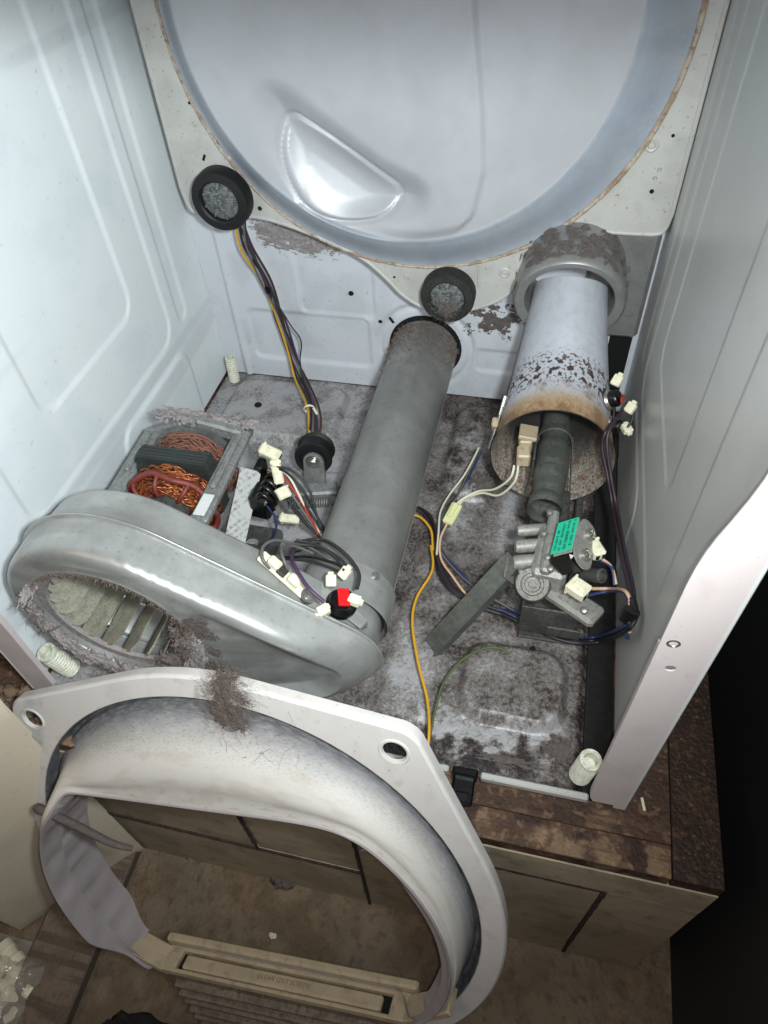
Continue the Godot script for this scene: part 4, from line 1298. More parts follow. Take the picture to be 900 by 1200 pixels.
func build_blower_fuses() -> void:
	# normal of the sloping roof between the big and the small end of the housing
	var up := Vector3(0.49, 0.87, 0).normalized()
	var dx := Vector3(0.87, -0.49, 0).normalized()
	var roof := func(s: float, z: float, h: float) -> Vector3: return Vector3(0.05, 0.1365, 0.0) + (-dx) * s + Vector3(0, 0, z) + up * h
	var t := thing("thermal_fuse", "flat white thermal fuse screwed to the roof of the blower housing", "thermal fuse", roof.call(0.08, 0.53, 0.0))
	var m := MB.new()
	m.bar(roof.call(0.118, 0.535, 0.0015), roof.call(0.058, 0.556, 0.0015), 0.014, 0.004, up, 0.0015)
	obj("base_plate", m, M.white_plastic, t)
	m = MB.new()
	m.lathe([Vector2(0.0085, 0.0), Vector2(0.0085, 0.004), Vector2(0.005, 0.004), Vector2(0.005, 0.0045), Vector2(0.0, 0.0055)], along(roof.call(0.056, 0.5565, 0.000), up), 20)
	obj("eyelet", m, M.bolt, t)
	for q in [[0.109, 0.5385], [0.083, 0.5475]]:
		m = MB.new()
		m.bar(roof.call(q[0], q[1], 0.008), roof.call(q[0] - 0.014, q[1] + 0.005, 0.008), 0.011, 0.009, up, 0.002)
		obj("terminal", m, M.white_plastic, t)
	m = MB.new()
	m.bar(roof.call(0.096, 0.543, 0.006), roof.call(0.086, 0.5465, 0.006), 0.010, 0.006, up, 0.001)
	obj("fuse_body", m, mat(Color(0.2, 0.17, 0.15), 0.5), t)
	# cycling thermostat with the red cap
	var c := Vector3(0.033, 0.1425, 0.547)
	var nu := Vector3(0.27, 0.96, 0).normalized()
	t = thing("cycling_thermostat", "round thermostat with a red cap and white spade connectors on the blower outlet", "thermostat", c)
	m = MB.new()
	m.lathe([Vector2(0.017, 0.0), Vector2(0.017, 0.006), Vector2(0.0145, 0.009), Vector2(0.0135, 0.014), Vector2(0.0, 0.014)], along(c, nu), 28)
	obj("can", m, M.black_plastic, t)
	m = MB.new()
	m.bar(c + Vector3(-0.028, 0.0085, -0.012), c + Vector3(0.029, -0.007, 0.0135), 0.014, 0.0015, nu, 0.0005)
	obj("mounting_plate", m, M.galv, t)
	m = MB.new()
	m.box(Vector3(0.0125, 0.005, 0.020), along(c + nu * 0.0185, nu, Vector3(0.9, 0, -0.3)), 0.001)
	obj("red_cap", m, mat(Color(0.86, 0.07, 0.10), 0.4), t)
	var sp := [[Vector3(-0.004, 0.018, -0.024), Vector3(0.25, 0.3, -0.3)], [Vector3(-0.012, 0.018, -0.010), Vector3(-0.2, 0.4, -0.8)], [Vector3(0.010, 0.016, -0.001), Vector3(1.0, -0.1, 0.15)], [Vector3(-0.008, 0.014, 0.013), Vector3(-0.6, -0.05, 0.55)]]
	for q in sp:
		m = MB.new()
		spade(m, c + q[0], q[1], 0.011, 0.013, 0.009, nu)
		obj("spade_connector", m, M.white_plastic, t)

# ---------------------------------------------------------------- motor and idler

func build_motor() -> void:
	var c := Vector2(-0.225, 0.115)
	var t := thing("drive_motor", "open drive motor with copper windings and grey cast arms behind the blower housing", "motor", Vector3(c.x, 0.0, 0.39))
	var ax := along(Vector3(c.x, c.y, 0), Vector3(0, 0, 1))
	var m := MB.new()
	var z0 := 0.376
	for k in 9:
		var w := 0.057 + (0.0005 if k % 2 else 0.0)
		m.plate(PackedVector2Array([Vector2(-w * 0.5, -w), Vector2(w * 0.5, -w), Vector2(w * 0.9, -w * 0.5), Vector2(w * 0.92, w * 0.55), Vector2(w * 0.80, w), Vector2(-w * 0.80, w), Vector2(-w * 0.92, w * 0.55), Vector2(-w * 0.9, -w * 0.5)]), [], 0.0024, at(c.x, c.y, z0 + 0.0026 * k + 0.0024))
	obj("lamination_stack", m, M.lamination, t)
	# windings: bundles that swell out of both sides of the stack
	for side: float in [-1.0, 1.0]:
		m = MB.new()
		var rng := RandomNumberGenerator.new()
		rng.seed = 200 + int(side)
		var zc := 0.372 - 0.014 if side < 0 else 0.403 + 0.017
		for k in 46:
			var r0 := 0.036 + 0.020 * (k % 7) / 7.0
			var off := 0.016 * sin(k * 0.9) 
			var pts := PackedVector3Array()
			for i in 49:
				var a := TAU * i / 48.0
				var r := r0 + 0.0035 * sin(a * 4.0 + k * 1.7) + 0.002 * sin(a * 9.0 + k)
				pts.append(Vector3(c.x + r * cos(a), c.y + r * sin(a), zc + off * 0.7 + side * 0.006 * sin(a * 4.0 + 0.6 + k * 0.2)))
			m.tube(pts, 0.0013, 5, false)
		obj("winding", m, M.copper_dust if side < 0 else M.copper, t)
	# red lacing and insulation ring in front
	m = MB.new()
	var pts := PackedVector3Array()
	for i in 65:
		var a := TAU * i / 64.0
		pts.append(Vector3(c.x + 0.0585 * cos(a), c.y + 0.0575 * sin(a), 0.425 + 0.003 * sin(a * 6.0)))
	m.tube(pts, 0.0042, 8, false)
	for k in 9:
		var a := TAU * (k + 0.35) / 9.0
		var d := Vector3(cos(a), sin(a), 0)
		var o := Vector3(c.x, c.y, 0)
		m.tube(curve([o + d * 0.0585 + Vector3(0, 0, 0.424), o + d * 0.052 + Vector3(0, 0, 0.437), o + d * 0.038 + Vector3(0, 0, 0.440), o + d * 0.030 + Vector3(0, 0, 0.428)], 5), 0.0028, 6)
	obj("red_lacing", m, M.red_wrap, t)
	m = MB.new()
	m.lathe([Vector2(0.029, 0.36), Vector2(0.029, 0.445), Vector2(0.0, 0.445)], ax, 28)
	obj("rotor", m, M.steel_dark, t)
	m = MB.new()
	m.lathe([Vector2(0.007, 0.445), Vector2(0.007, 0.524)], ax, 16)
	obj("shaft", m, M.bolt, t)
	# end shields: cast arms along both sides, joined behind and in front
	m = MB.new()
	for s in [[-0.292, 0.142, 0.318, 0.452], [-0.163, 0.152, 0.312, 0.470]]:
		m.bar(Vector3(s[0], s[1], s[2]), Vector3(s[0], s[1] - 0.004, s[3]), 0.023, 0.012, Vector3(0, 1, 0), 0.003)
		m.bar(Vector3(s[0], s[1] + 0.007, s[2] + 0.012), Vector3(s[0], s[1] + 0.005, s[3] - 0.05), 0.008, 0.006, Vector3(0, 1, 0), 0.002)
		m.bar(Vector3(s[0], s[1], s[3] - 0.002), Vector3(lerpf(s[0], c.x, 0.55), c.y + 0.012, s[3] + 0.012), 0.018, 0.012, Vector3(0, 0, 1), 0.003)
	m.bar(Vector3(-0.292, 0.14, 0.322), Vector3(-0.225, 0.165, 0.318), 0.02, 0.014, Vector3(0, 0, 1), 0.003)
	m.bar(Vector3(-0.225, 0.165, 0.318), Vector3(-0.163, 0.15, 0.316), 0.02, 0.014, Vector3(0, 0, 1), 0.003)
	m.lathe([Vector2(0.0, 0.306), Vector2(0.018, 0.307), Vector2(0.022, 0.312), Vector2(0.024, 0.322), Vector2(0.05, 0.326)], ax, 28)
	m.lathe([Vector2(0.026, 0.462), Vector2(0.026, 0.474), Vector2(0.012, 0.478), Vector2(0.0, 0.478)], ax, 24)
	obj("end_shield", m, M.frame_cast, t)
	m = MB.new()
	m.box(Vector3(0.0145, 0.0012, 0.034), at(-0.163, 0.1562, 0.447), 0.0004)
	obj("foil_label", m, M.wall_right, t)
	# pulley end behind, dusty, with a green ring
	m = MB.new()
	m.lathe([Vector2(0.0, 0.276), Vector2(0.017, 0.277), Vector2(0.019, 0.281), Vector2(0.016, 0.286), Vector2(0.016, 0.296), Vector2(0.019, 0.300), Vector2(0.010, 0.304)], along(Vector3(-0.185, 0.128, 0), Vector3(0, 0, 1)), 26)
	obj("pulley", m, M.frame_cast, t)
	m = MB.new()
	m.lathe([Vector2(0.0168, 0.287), Vector2(0.0175, 0.291), Vector2(0.0168, 0.295)], along(Vector3(-0.185, 0.128, 0), Vector3(0, 0, 1)), 26)
	obj("green_ring", m, mat(Color(0.13, 0.33, 0.27), 0.5), t)
	# rating plate, on the right
	m = MB.new()
	m.bar(Vector3(-0.144, 0.125, 0.352), Vector3(-0.150, 0.062, 0.440), 0.030, 0.0015, Vector3(0.8, 0.6, 0.4), 0.0005)
	obj("rating_plate", m, mat(plate_texture(), 0.5, 0.0, 11.0), t)
	m = MB.new()
	m.bar(Vector3(-0.150, 0.070, 0.428), Vector3(-0.1525, 0.052, 0.453), 0.0305, 0.0018, Vector3(0.8, 0.6, 0.4), 0.0005)
	obj("orange_stripe", m, mat(Color(0.55, 0.25, 0.16), 0.6), t)
	# switch block with its contacts
	m = MB.new()
	m.box(Vector3(0.030, 0.040, 0.060), Transform3D(Basis(Vector3(0, 0, 1), -0.15), Vector3(-0.128, 0.088, 0.358)), 0.004)
	m.box(Vector3(0.012, 0.052, 0.022), at(-0.137, 0.100, 0.338), 0.003)
	for k in 5:
		m.tube(curve([Vector3(-0.128, 0.108, 0.340 + 0.011 * k), Vector3(-0.118, 0.118, 0.338 + 0.012 * k), Vector3(-0.108, 0.108, 0.343 + 0.011 * k), Vector3(-0.108, 0.09, 0.345 + 0.01 * k)], 5), 0.0035, 7)
	obj("switch_block", m, M.black_plastic, t)
	for k in 4:
		m = MB.new()
		m.box(Vector3(0.008, 0.003, 0.006), Transform3D(Basis(Vector3(0, 0, 1), 0.4 * k), Vector3(-0.121 + 0.002 * k, 0.116 - 0.004 * k, 0.345 + 0.014 * k)), 0.0006)
		obj("contact", m, M.bolt, t)
	# wire connectors on the switch
	for q in [[Vector3(-0.140, 0.137, 0.322), Vector3(-0.112, 0.128, 0.326), 0.016], [Vector3(-0.118, 0.128, 0.332), Vector3(-0.104, 0.112, 0.360), 0.013], [Vector3(-0.103, 0.108, 0.362), Vector3(-0.093, 0.100, 0.372), 0.018], [Vector3(-0.108, 0.062, 0.375), Vector3(-0.080, 0.060, 0.372), 0.012]]:
		m = MB.new()
		m.bar(q[0], q[1], q[2], 0.010, Vector3(0.3, 0.9, 0.3), 0.002)
		var mid: Vector3 = (q[0] + q[1]) * 0.5 + Vector3(0.3, 0.9, 0.3) * 0.005
		m.bar(q[0].lerp(mid, 0.5), mid, q[2] * 0.45, 0.004, Vector3(0.3, 0.9, 0.3), 0.0008)
		m.bar(q[0].lerp(q[1], 0.08), q[0].lerp(q[1], 0.2), q[2] * 1.14, 0.0112, Vector3(0.3, 0.9, 0.3), 0.0008)
		var con := obj("wire_connector", m, M.white_plastic, t)
		m = MB.new()
		m.bar(q[1] - (q[1] - q[0]).normalized() * 0.0005, q[1] + (q[1] - q[0]).normalized() * 0.0006, q[2] * 0.6, 0.005, Vector3(0.3, 0.9, 0.3), 0.0002)
		obj("socket", m, M.hole, con)
	# foot
	m = MB.new()
	m.plate(rrect2(-0.175, -0.435, -0.105, -0.372, 0.012), [circle2(-0.142, -0.402, 0.011, 20), circle2(-0.120, -0.418, 0.004, 12)], 0.003, Transform3D(Basis(Vector3(1, 0, 0), Vector3(0, 0, -1), Vector3(0, 1, 0)), Vector3(0, 0.034, 0)))
	m.bar(Vector3(-0.225, 0.012, 0.40), Vector3(-0.225, 0.012, 0.46), 0.14, 0.02, Vector3.UP, 0.003)
	m.bar(Vector3(-0.158, 0.01, 0.405), Vector3(-0.158, 0.033, 0.405), 0.05, 0.004, Vector3(0, 0, 1), 0.001)
	obj("foot", m, M.steel_dark, t)
	# dust heaped on top of the motor
	m = MB.new()
	for k in 6:
		felt(m, Transform3D(Basis(Vector3(1, 0, 0), Vector3(0, 0, -1), Vector3(0, 1, 0)), Vector3(-0.265 + 0.022 * k, 0.171 - 0.003 * k, 0.318 - 0.003 * k)), 0.024, 0.016, 0.006, 260 + 2 * k, 26, 0.05)
	tag(obj("dust", m, M.lint_pale, t), "fluffy dust on top of the motor", "", "", "stuff")

func plate_texture() -> ImageTexture:
	var im := Image.create(128, 128, false, Image.FORMAT_RGB8)
	im.fill(Color(0.70, 0.70, 0.69))
	var rng := RandomNumberGenerator.new()
	rng.seed = 12
	for j in range(6, 122, 9):
		var x := 6
		while x < 118:
			var w := rng.randi_range(2, 9)
			if rng.randf() < 0.7:
				im.fill_rect(Rect2i(x, j, w, 4), Color(0.47, 0.47, 0.47))
			x += w + 3
	return ImageTexture.create_from_image(im)

func build_idler() -> void:
	var c := Vector3(-0.0985, 0.056, 0.243)
	var t := thing("idler_pulley", "black idler pulley on a grey arm with a spring, left of the exhaust pipe", "pulley", Vector3(c.x, 0.0, c.z))
	var m := MB.new()
	m.lathe([Vector2(0.006, -0.020), Vector2(0.0265, -0.020), Vector2(0.0280, -0.016), Vector2(0.0245, -0.012), Vector2(0.0240, 0.004), Vector2(0.0280, 0.009), Vector2(0.0265, 0.013), Vector2(0.020, 0.013), Vector2(0.019, 0.008), Vector2(0.0, 0.008)], along(c, Vector3(0.12, 0.15, 1)), 40)
	obj("wheel", m, M.rubber, t)
	m = MB.new()
	var o := PackedVector2Array()
	for i in 17:
		var a := PI * i / 16.0
		o.append(Vector2(0.0155 * cos(a), 0.0155 * sin(a)))
	o.append_array([Vector2(-0.017, -0.052), Vector2(0.017, -0.052)])
	m.plate(o, [], 0.004, Transform3D(Basis(Vector3(1, 0, 0), -0.15), c + Vector3(0.003, 0.0, 0.0165)))
	m.bar(Vector3(-0.060, 0.012, 0.268), Vector3(-0.165, 0.018, 0.300), 0.024, 0.018, Vector3.UP, 0.003)
	m.bar(Vector3(-0.060, 0.010, 0.270), Vector3(-0.052, 0.004, 0.286), 0.03, 0.012, Vector3.UP, 0.003)
	obj("arm", m, M.frame_cast, t)
	m = MB.new()
	m.lathe([Vector2(0.0075, 0.0), Vector2(0.0075, 0.006), Vector2(0.006, 0.0075), Vector2(0.0, 0.0078)], along(c + Vector3(0.003, 0.002, 0.0165), Vector3(0.05, 0.15, 1)), 6)
	m.lathe([Vector2(0.011, 0.0), Vector2(0.011, 0.0015), Vector2(0.007, 0.0018)], along(c + Vector3(0.003, 0.002, 0.0165), Vector3(0.05, 0.15, 1)), 20)
	obj("bolt", m, M.bolt, t)
	m = MB.new()
	var pts := PackedVector3Array()
	var a0 := Vector3(-0.120, 0.018, 0.312)
	var a1 := Vector3(-0.066, 0.016, 0.296)
	var d := (a1 - a0).normalized()
	var e := d.cross(Vector3.UP).normalized()
	var g := e.cross(d)
	for i in 161:
		var a := TAU * i / 10.0
		pts.append(a0.lerp(a1, i / 160.0) + (e * cos(a) + g * sin(a)) * 0.006)
	m.tube(pts, 0.0014, 5)
	obj("spring", m, M.frame_cast, t)

# ---------------------------------------------------------------- burner

func build_burner_duct() -> void:
	var t := thing("burner_duct", "pale grey funnel-shaped burner duct with a scorched flared mouth, in the right rear corner", "burner duct", Vector3(0.236, 0.03, 0.2))
	var a := Vector3(0.2325, 0.243, 0.055)
	var b := Vector3(0.2375, 0.1045, 0.243)
	var rows := []
	var inner := []
	var ax := Vector3(0.025, -0.652, 0.757).normalized()
	for j in 33:
		var k := j / 32.0
		var nrm := ax.lerp(Vector3(0, 0.04, 1), smoothstep(0.0, 0.8, k)).normalized()
		var x := Vector3.RIGHT
		var y := nrm.cross(x).normalized()
		var c := a.lerp(b, k) + Vector3(0, -0.010, -0.008) * sin(PI * k)
		var r := lerpf(0.049, 0.0790, pow(k, 1.15)) + 0.0022 * smoothstep(0.97, 1.0, k)
		var ring := PackedVector3Array()
		var ring2 := PackedVector3Array()
		for i in 72:
			var w := TAU * i / 72.0
			var d := x * cos(w) + y * sin(w)
			ring.append(c + d * r)
			ring2.append(c + d * (r - 0.0012))
		rows.append(ring)
		inner.append(ring2)
	var fine := nb(11, 0.05, 5)
	var grit := nb(13, 0.11, 3)
	var blot := nb(14, 0.02, 5)
	var tx := tex(512, Color(0.66, 0.67, 0.70), [
		[blot, 0.35, 0.9, Color(0.61, 0.615, 0.635), 0.6],
		[blot, -1.2, 0.8, Color(0.56, 0.45, 0.33), 1.0, 0.81, 0.95, 1.5, 2.0],
		[fine, 0.3, 0.8, Color(0.66, 0.56, 0.43), 0.7, 0.82, 0.94, 1.5, 2.0],
		[nb(16, 0.012, 4), 0.45, 0.8, Color(0.42, 0.31, 0.22), 0.55, 0.74, 0.88, 1.5, 2.0],
		[grit, 0.62, 0.76, Color(0.36, 0.25, 0.18), 0.5, 0.80, 0.97, 1.5, 2.0],
		[nb(18, 0.03, 5), 0.575, 0.60, Color(0.22, 0.15, 0.135), 0.92, 0.56, 0.66, 0.74, 0.82],
		[nb(19, 0.06, 4), 0.64, 0.67, Color(0.24, 0.165, 0.15), 0.85, 0.50, 0.64, 0.76, 0.86]])
	var m := MB.new()
	m.grid(rows, true)
	var dm := mat(tx, 0.5, 0.1)
	dm.uv1_scale = Vector3(2, 1, 1)
	obj("shell", m, dm, t)
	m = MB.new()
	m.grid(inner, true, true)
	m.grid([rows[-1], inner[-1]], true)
	var im := mat(tex(512, Color(0.56, 0.52, 0.47), [[fine, 0.35, 0.75, Color(0.43, 0.40, 0.37), 0.8], [grit, 0.55, 0.72, Color(0.22, 0.175, 0.15), 0.8], [blot, 0.6, 0.8, Color(0.36, 0.22, 0.155), 0.6], [blot, -1.2, 0.5, Color(0.075, 0.062, 0.056), 0.97, -0.3, -0.2, 0.62, 0.88]]), 0.75)  # darker to the rear: soot, and deep shade put into the colour
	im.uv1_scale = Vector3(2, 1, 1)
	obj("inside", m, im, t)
	m = MB.new()
	m.lathe([Vector2(0, 0.0006), Vector2(0.0035, 0.0005), Vector2(0.004, -0.001)], along(Vector3(0.268, 0.0345, 0.236), Vector3(0.1, 1, 0.1)), 12)
	obj("screw_hole", m, M.hole, t)
	# flame sensor on the left of the mouth
	t = thing("flame_sensor", "thin beige flame sensor bracket on the left edge of the burner duct mouth", "flame sensor", Vector3(0.16, 0.12, 0.2))
	m = MB.new()
	m.bar(Vector3(0.163, 0.130, 0.178), Vector3(0.151, 0.083, 0.215), 0.012, 0.002, Vector3(-1, 0.1, 0.2), 0.0006)
	obj("bracket", m, M.galv, t)
	m = MB.new()
	m.box(Vector3(0.010, 0.022, 0.014), Transform3D(Basis(Vector3(1, 0, 0), 0.5), Vector3(0.157, 0.112, 0.196)), 0.002)
	obj("body", m, M.beige, t)
	m = MB.new()
	m.bar(Vector3(0.166, 0.143, 0.170), Vector3(0.162, 0.122, 0.188), 0.004, 0.006, Vector3(-1, 0.1, 0.2), 0.0008)
	obj("terminal", m, M.bolt, t)
	# limit thermostats on the right
	t = thing("limit_thermostats", "pair of limit thermostats wired onto the right shoulder of the burner duct", "thermostat", Vector3(0.305, 0.17, 0.2))
	for q in [[Vector3(0.302, 0.178, 0.198), Vector3(0.75, 0.6, 0.25), 0.011], [Vector3(0.309, 0.148, 0.212), Vector3(0.8, 0.2, 0.45), 0.009]]:
		m = MB.new()
		m.lathe([Vector2(q[2], -0.004), Vector2(q[2], 0.006), Vector2(q[2] * 0.8, 0.009), Vector2(0.0, 0.0095)], along(q[0], q[1]), 24)
		obj("can", m, M.black_plastic, t)
		m = MB.new()
		m.lathe([Vector2(q[2] * 1.1, -0.006), Vector2(q[2] * 1.25, -0.004), Vector2(q[2] * 1.02, -0.001)], along(q[0], q[1]), 24)
		obj("steel_ring", m, M.bolt, t)
	m = MB.new()
	m.lathe([Vector2(0.0060, 0.0), Vector2(0.0060, 0.0012), Vector2(0.0, 0.0016)], along(Vector3(0.3125, 0.1835, 0.2035), Vector3(0.9, 0.25, 0.35)), 20)
	tag(obj("red_sticker", m, mat(Color(0.62, 0.13, 0.15), 0.5), t), "red round sticker")
	for q in [[Vector3(0.300, 0.197, 0.195), Vector3(0.3, 0.5, -0.5)], [Vector3(0.322, 0.165, 0.206), Vector3(0.4, 0.6, -0.5)], [Vector3(0.322, 0.150, 0.212), Vector3(0.3, -0.1, 0.6)]]:
		m = MB.new()
		spade(m, q[0], q[1], 0.012, 0.014, 0.008)
		obj("spade_connector", m, M.white_plastic, t)

func build_gas_valve() -> void:
	# burner tube
	var t := thing("burner_tube", "dark grey burner tube running from the gas valve into the mouth of the burner duct", "burner tube", Vector3(0.24, 0.08, 0.3))
	var y := 0.112
	var m := MB.new()
	var pts := [Vector3(0.2385, y, 0.165), Vector3(0.2385, y, 0.178), Vector3(0.2388, y, 0.190), Vector3(0.239, y, 0.215), Vector3(0.2385, y, 0.24), Vector3(0.238, y, 0.28), Vector3(0.237, y, 0.318), Vector3(0.2355, y, 0.333), Vector3(0.235, y, 0.345)]
	m.tube(curve(pts, 5), _radii([0.0185, 0.019, 0.019, 0.0185, 0.0215, 0.0215, 0.0190, 0.0215, 0.0215], 5), 36, false)
	m.lathe([Vector2(0.0, 0.158), Vector2(0.0195, 0.160), Vector2(0.0205, 0.170)], along(Vector3(0.2385, y, 0), Vector3(0, 0, 1)), 30)
	obj("venturi", m, M.strut, t)
	m = MB.new()
	m.lathe([Vector2(0.0215, 0.205), Vector2(0.0235, 0.206), Vector2(0.0235, 0.216), Vector2(0.0215, 0.217)], along(Vector3(0.239, y, 0), Vector3(0, 0, 1)), 36)
	m.bar(Vector3(0.216, y + 0.003, 0.211), Vector3(0.206, y + 0.003, 0.213), 0.010, 0.004, Vector3.UP, 0.001)
	m.bar(Vector3(0.262, y, 0.205), Vector3(0.268, y - 0.045, 0.262), 0.012, 0.0015, Vector3.RIGHT, 0.0005)
	obj("clamp", m, M.steel_dark, t)
	m = MB.new()
	for q in [[0.2295, 0.1295, 0.164], [0.239, 0.133, 0.166], [0.246, 0.130, 0.163]]:
		lint_lump(m, Vector3(q[0], q[1], q[2]), Vector3(0.005, 0.003, 0.004), 300 + int(q[0] * 1000), 0.4, 14, 8)
	obj("copper_tip", m, mat(Color(0.55, 0.30, 0.25), 0.35, 0.6), t)
	# igniter block
	t = thing("igniter", "beige ceramic igniter block with two white wires beside the burner tube", "igniter", Vector3(0.2, 0.12, 0.26))
	for k in 2:
		m = MB.new()
		m.box(Vector3(0.017, 0.020, 0.021), Transform3D(Basis(Vector3(0, 1, 0), 0.12), Vector3(0.2005, 0.124 - 0.0045 * k, 0.238 + 0.0225 * k)), 0.002)
		obj("ceramic_block", m, M.beige, t)
	m = MB.new()
	m.box(Vector3(0.024, 0.006, 0.026), Transform3D(Basis(Vector3(0.196, 0, 0.9806), -0.1), Vector3(0.203, 0.139, 0.236)), 0.001)
	obj("cap", m, M.beige, t)
	m = MB.new()
	m.box(Vector3(0.003, 0.034, 0.050), at(0.2145, 0.116, 0.252), 0.0008)
	m.bar(Vector3(0.2145, 0.10, 0.262), Vector3(0.209, 0.058, 0.268), 0.010, 0.0015, Vector3.RIGHT, 0.0005)
	obj("bracket", m, M.steel_dark, t)
	# valve
	t = thing("gas_valve", "grey cast gas valve with a green-labelled coil, in front of the burner tube", "gas valve", Vector3(0.25, 0.0, 0.41))
	m = MB.new()
	m.box(Vector3(0.040, 0.046, 0.076), Transform3D(Basis(Vector3(0, 1, 0), -0.08), Vector3(0.2495, 0.096, 0.408)), 0.005)
	m.box(Vector3(0.012, 0.012, 0.094), Transform3D(Basis(Vector3(0, 1, 0), -0.04), Vector3(0.2445, 0.1225, 0.401)), 0.003)
	m.box(Vector3(0.085, 0.014, 0.030), Transform3D(Basis(Vector3(0, 1, 0), -0.55), Vector3(0.272, 0.082, 0.448)), 0.004)
	obj("body", m, M.coil_grey, t)
	for q in [[0.368, 0.0072], [0.393, 0.0082], [0.417, 0.0085]]:
		m = MB.new()
		m.lathe([Vector2(0.0, 0.036), Vector2(q[1] * 0.75, 0.036), Vector2(q[1], 0.033), Vector2(q[1], 0.0)], along(Vector3(0.240, 0.106, q[0]), Vector3(-1, 0.05, 0.32)), 18)
		obj("port", m, M.coil_grey, t)
	m = MB.new()
	m.lathe([Vector2(0.021, -0.02), Vector2(0.021, 0.002), Vector2(0.0185, 0.0055), Vector2(0.0135, 0.0055), Vector2(0.0125, 0.0035), Vector2(0.0095, 0.0035), Vector2(0.0085, 0.0065), Vector2(0.0045, 0.0065), Vector2(0.004, 0.005), Vector2(0.0, 0.005)], along(Vector3(0.2315, 0.098, 0.447), Vector3(-0.1, 0.72, 0.69)), 40)
	obj("regulator", m, M.cast, t)
	for q in [[0.2435, 0.1305, 0.431], [0.241, 0.130, 0.363], [0.2365, 0.132, 0.398], [0.2475, 0.1285, 0.445], [0.217, 0.106, 0.438], [0.291, 0.094, 0.470]]:
		m = MB.new()
		m.lathe([Vector2(0.0, 0.004), Vector2(0.0035, 0.0035), Vector2(0.0042, 0.002), Vector2(0.0042, -0.004)], along(Vector3(q[0], q[1], q[2]), Vector3(-0.1, 0.9, 0.3)), 12)
		obj("screw", m, M.bolt, t)
	# coil: black body in a grey bracket, its left side with the green label
	var cb := Basis(Vector3(0, 1, 0), -0.12) * Basis(Vector3(0, 0, 1), -0.86)
	var cp := Vector3(0.2675, 0.1385, 0.418)
	m = MB.new()
	m.box(Vector3(0.029, 0.032, 0.060), Transform3D(cb, cp), 0.004)
	obj("coil_body", m, M.black_plastic, t)
	m = MB.new()
	m.plate(rrect2(-0.0165, -0.032, 0.0165, 0.032, 0.0150), [], 0.002, Transform3D(cb * Basis(Vector3(1, 0, 0), Vector3(0, 0, -1), Vector3(0, 1, 0)), cp + cb * Vector3(0.001, 0.0182, 0)))
	m.box(Vector3(0.002, 0.024, 0.050), Transform3D(cb, cp + cb * Vector3(-0.0157, 0.004, 0.0)), 0.0005)
	obj("coil_bracket", m, M.coil_grey, t)
	for s: float in [-1.0, 1.0]:
		m = MB.new()
		m.lathe([Vector2(0.0072, 0.0), Vector2(0.0072, 0.004), Vector2(0.0055, 0.0046), Vector2(0.0050, 0.002), Vector2(0.0025, 0.002), Vector2(0.0020, 0.005), Vector2(0.0, 0.005)], along(cp + cb * Vector3(0.003, 0.0182, 0.015 * s), cb * Vector3(0, 1, 0)), 22)
		obj("coil_boss", m, M.bolt, t)
	m = MB.new()
	var lb := Transform3D(cb * Basis(Vector3(0, 0, -1), Vector3(0, 1, 0), Vector3(-1, 0, 0)) * Basis(), cp + cb * Vector3(-0.0175, 0.0015, -0.002))
	var q0 := [lb * Vector3(-0.024, -0.013, 0), lb * Vector3(0.024, -0.013, 0), lb * Vector3(0.024, 0.0145, 0), lb * Vector3(-0.024, 0.0145, 0)]
	var face := PackedVector3Array(q0)
	m.smooth(face, PackedVector2Array([Vector2(0, 1), Vector2(1, 1), Vector2(1, 0), Vector2(0, 0)]), PackedInt32Array([0, 2, 1, 0, 3, 2]))
	m.box(Vector3(0.048, 0.0275, 0.0006), Transform3D(lb.basis, lb * Vector3(0, 0.0005, -0.0005)), 0.0001)
	obj("green_label", m, mat(green_label(), 0.5), t)
	for q in [[Vector3(0.289, 0.134, 0.402), Vector3(0.45, 0.0, 0.8), 0.015], [Vector3(0.270, 0.120, 0.454), Vector3(0.8, 0.0, 0.50), 0.020]]:
		m = MB.new()
		m.bar(q[0], q[0] + q[1].normalized() * 0.024, q[2], 0.014, Vector3.UP, 0.0025)
		m.bar(q[0] + q[1].normalized() * 0.006 + Vector3(0, 0.0075, 0), q[0] + q[1].normalized() * 0.019 + Vector3(0, 0.0075, 0), q[2] * 0.4, 0.003, Vector3.UP, 0.0008)
		m.bar(q[0] + q[1].normalized() * 0.001, q[0] + q[1].normalized() * 0.004, q[2] * 1.12, 0.0155, Vector3.UP, 0.001)
		var plug := obj("coil_plug", m, M.white_plastic, t)
		m = MB.new()
		for e: float in [-0.25, 0.25]:
			var across: Vector3 = Vector3.UP.cross(q[1].normalized()).normalized() * q[2] * e
			m.bar(q[0] + across + q[1].normalized() * 0.0235, q[0] + across + q[1].normalized() * 0.0245, q[2] * 0.3, 0.007, Vector3.UP, 0.0002)
		obj("sockets", m, M.hole, plug)
	m = MB.new()
	m.lathe([Vector2(0.0085, -0.016), Vector2(0.0085, 0.010), Vector2(0.0065, 0.011), Vector2(0.006, 0.004), Vector2(0.0, 0.004)], along(Vector3(0.299, 0.112, 0.432), Vector3(0.55, 0.55, 0.4)), 22)
	obj("terminal_post", m, M.steel_dark, t)
	# support bracket and base channel
	m = MB.new()
	m.box(Vector3(0.062, 0.052, 0.003), at(0.254, 0.048, 0.462), 0.001)
	m.box(Vector3(0.003, 0.05, 0.05), at(0.2245, 0.05, 0.440), 0.001)
	m.box(Vector3(0.06, 0.003, 0.075), at(0.254, 0.012, 0.428), 0.001)
	m.box(Vector3(0.040, 0.018, 0.003), at(0.275, 0.035, 0.4655), 0.001)
	m.box(Vector3(0.050, 0.040, 0.15), at(0.247, 0.022, 0.31), 0.003)
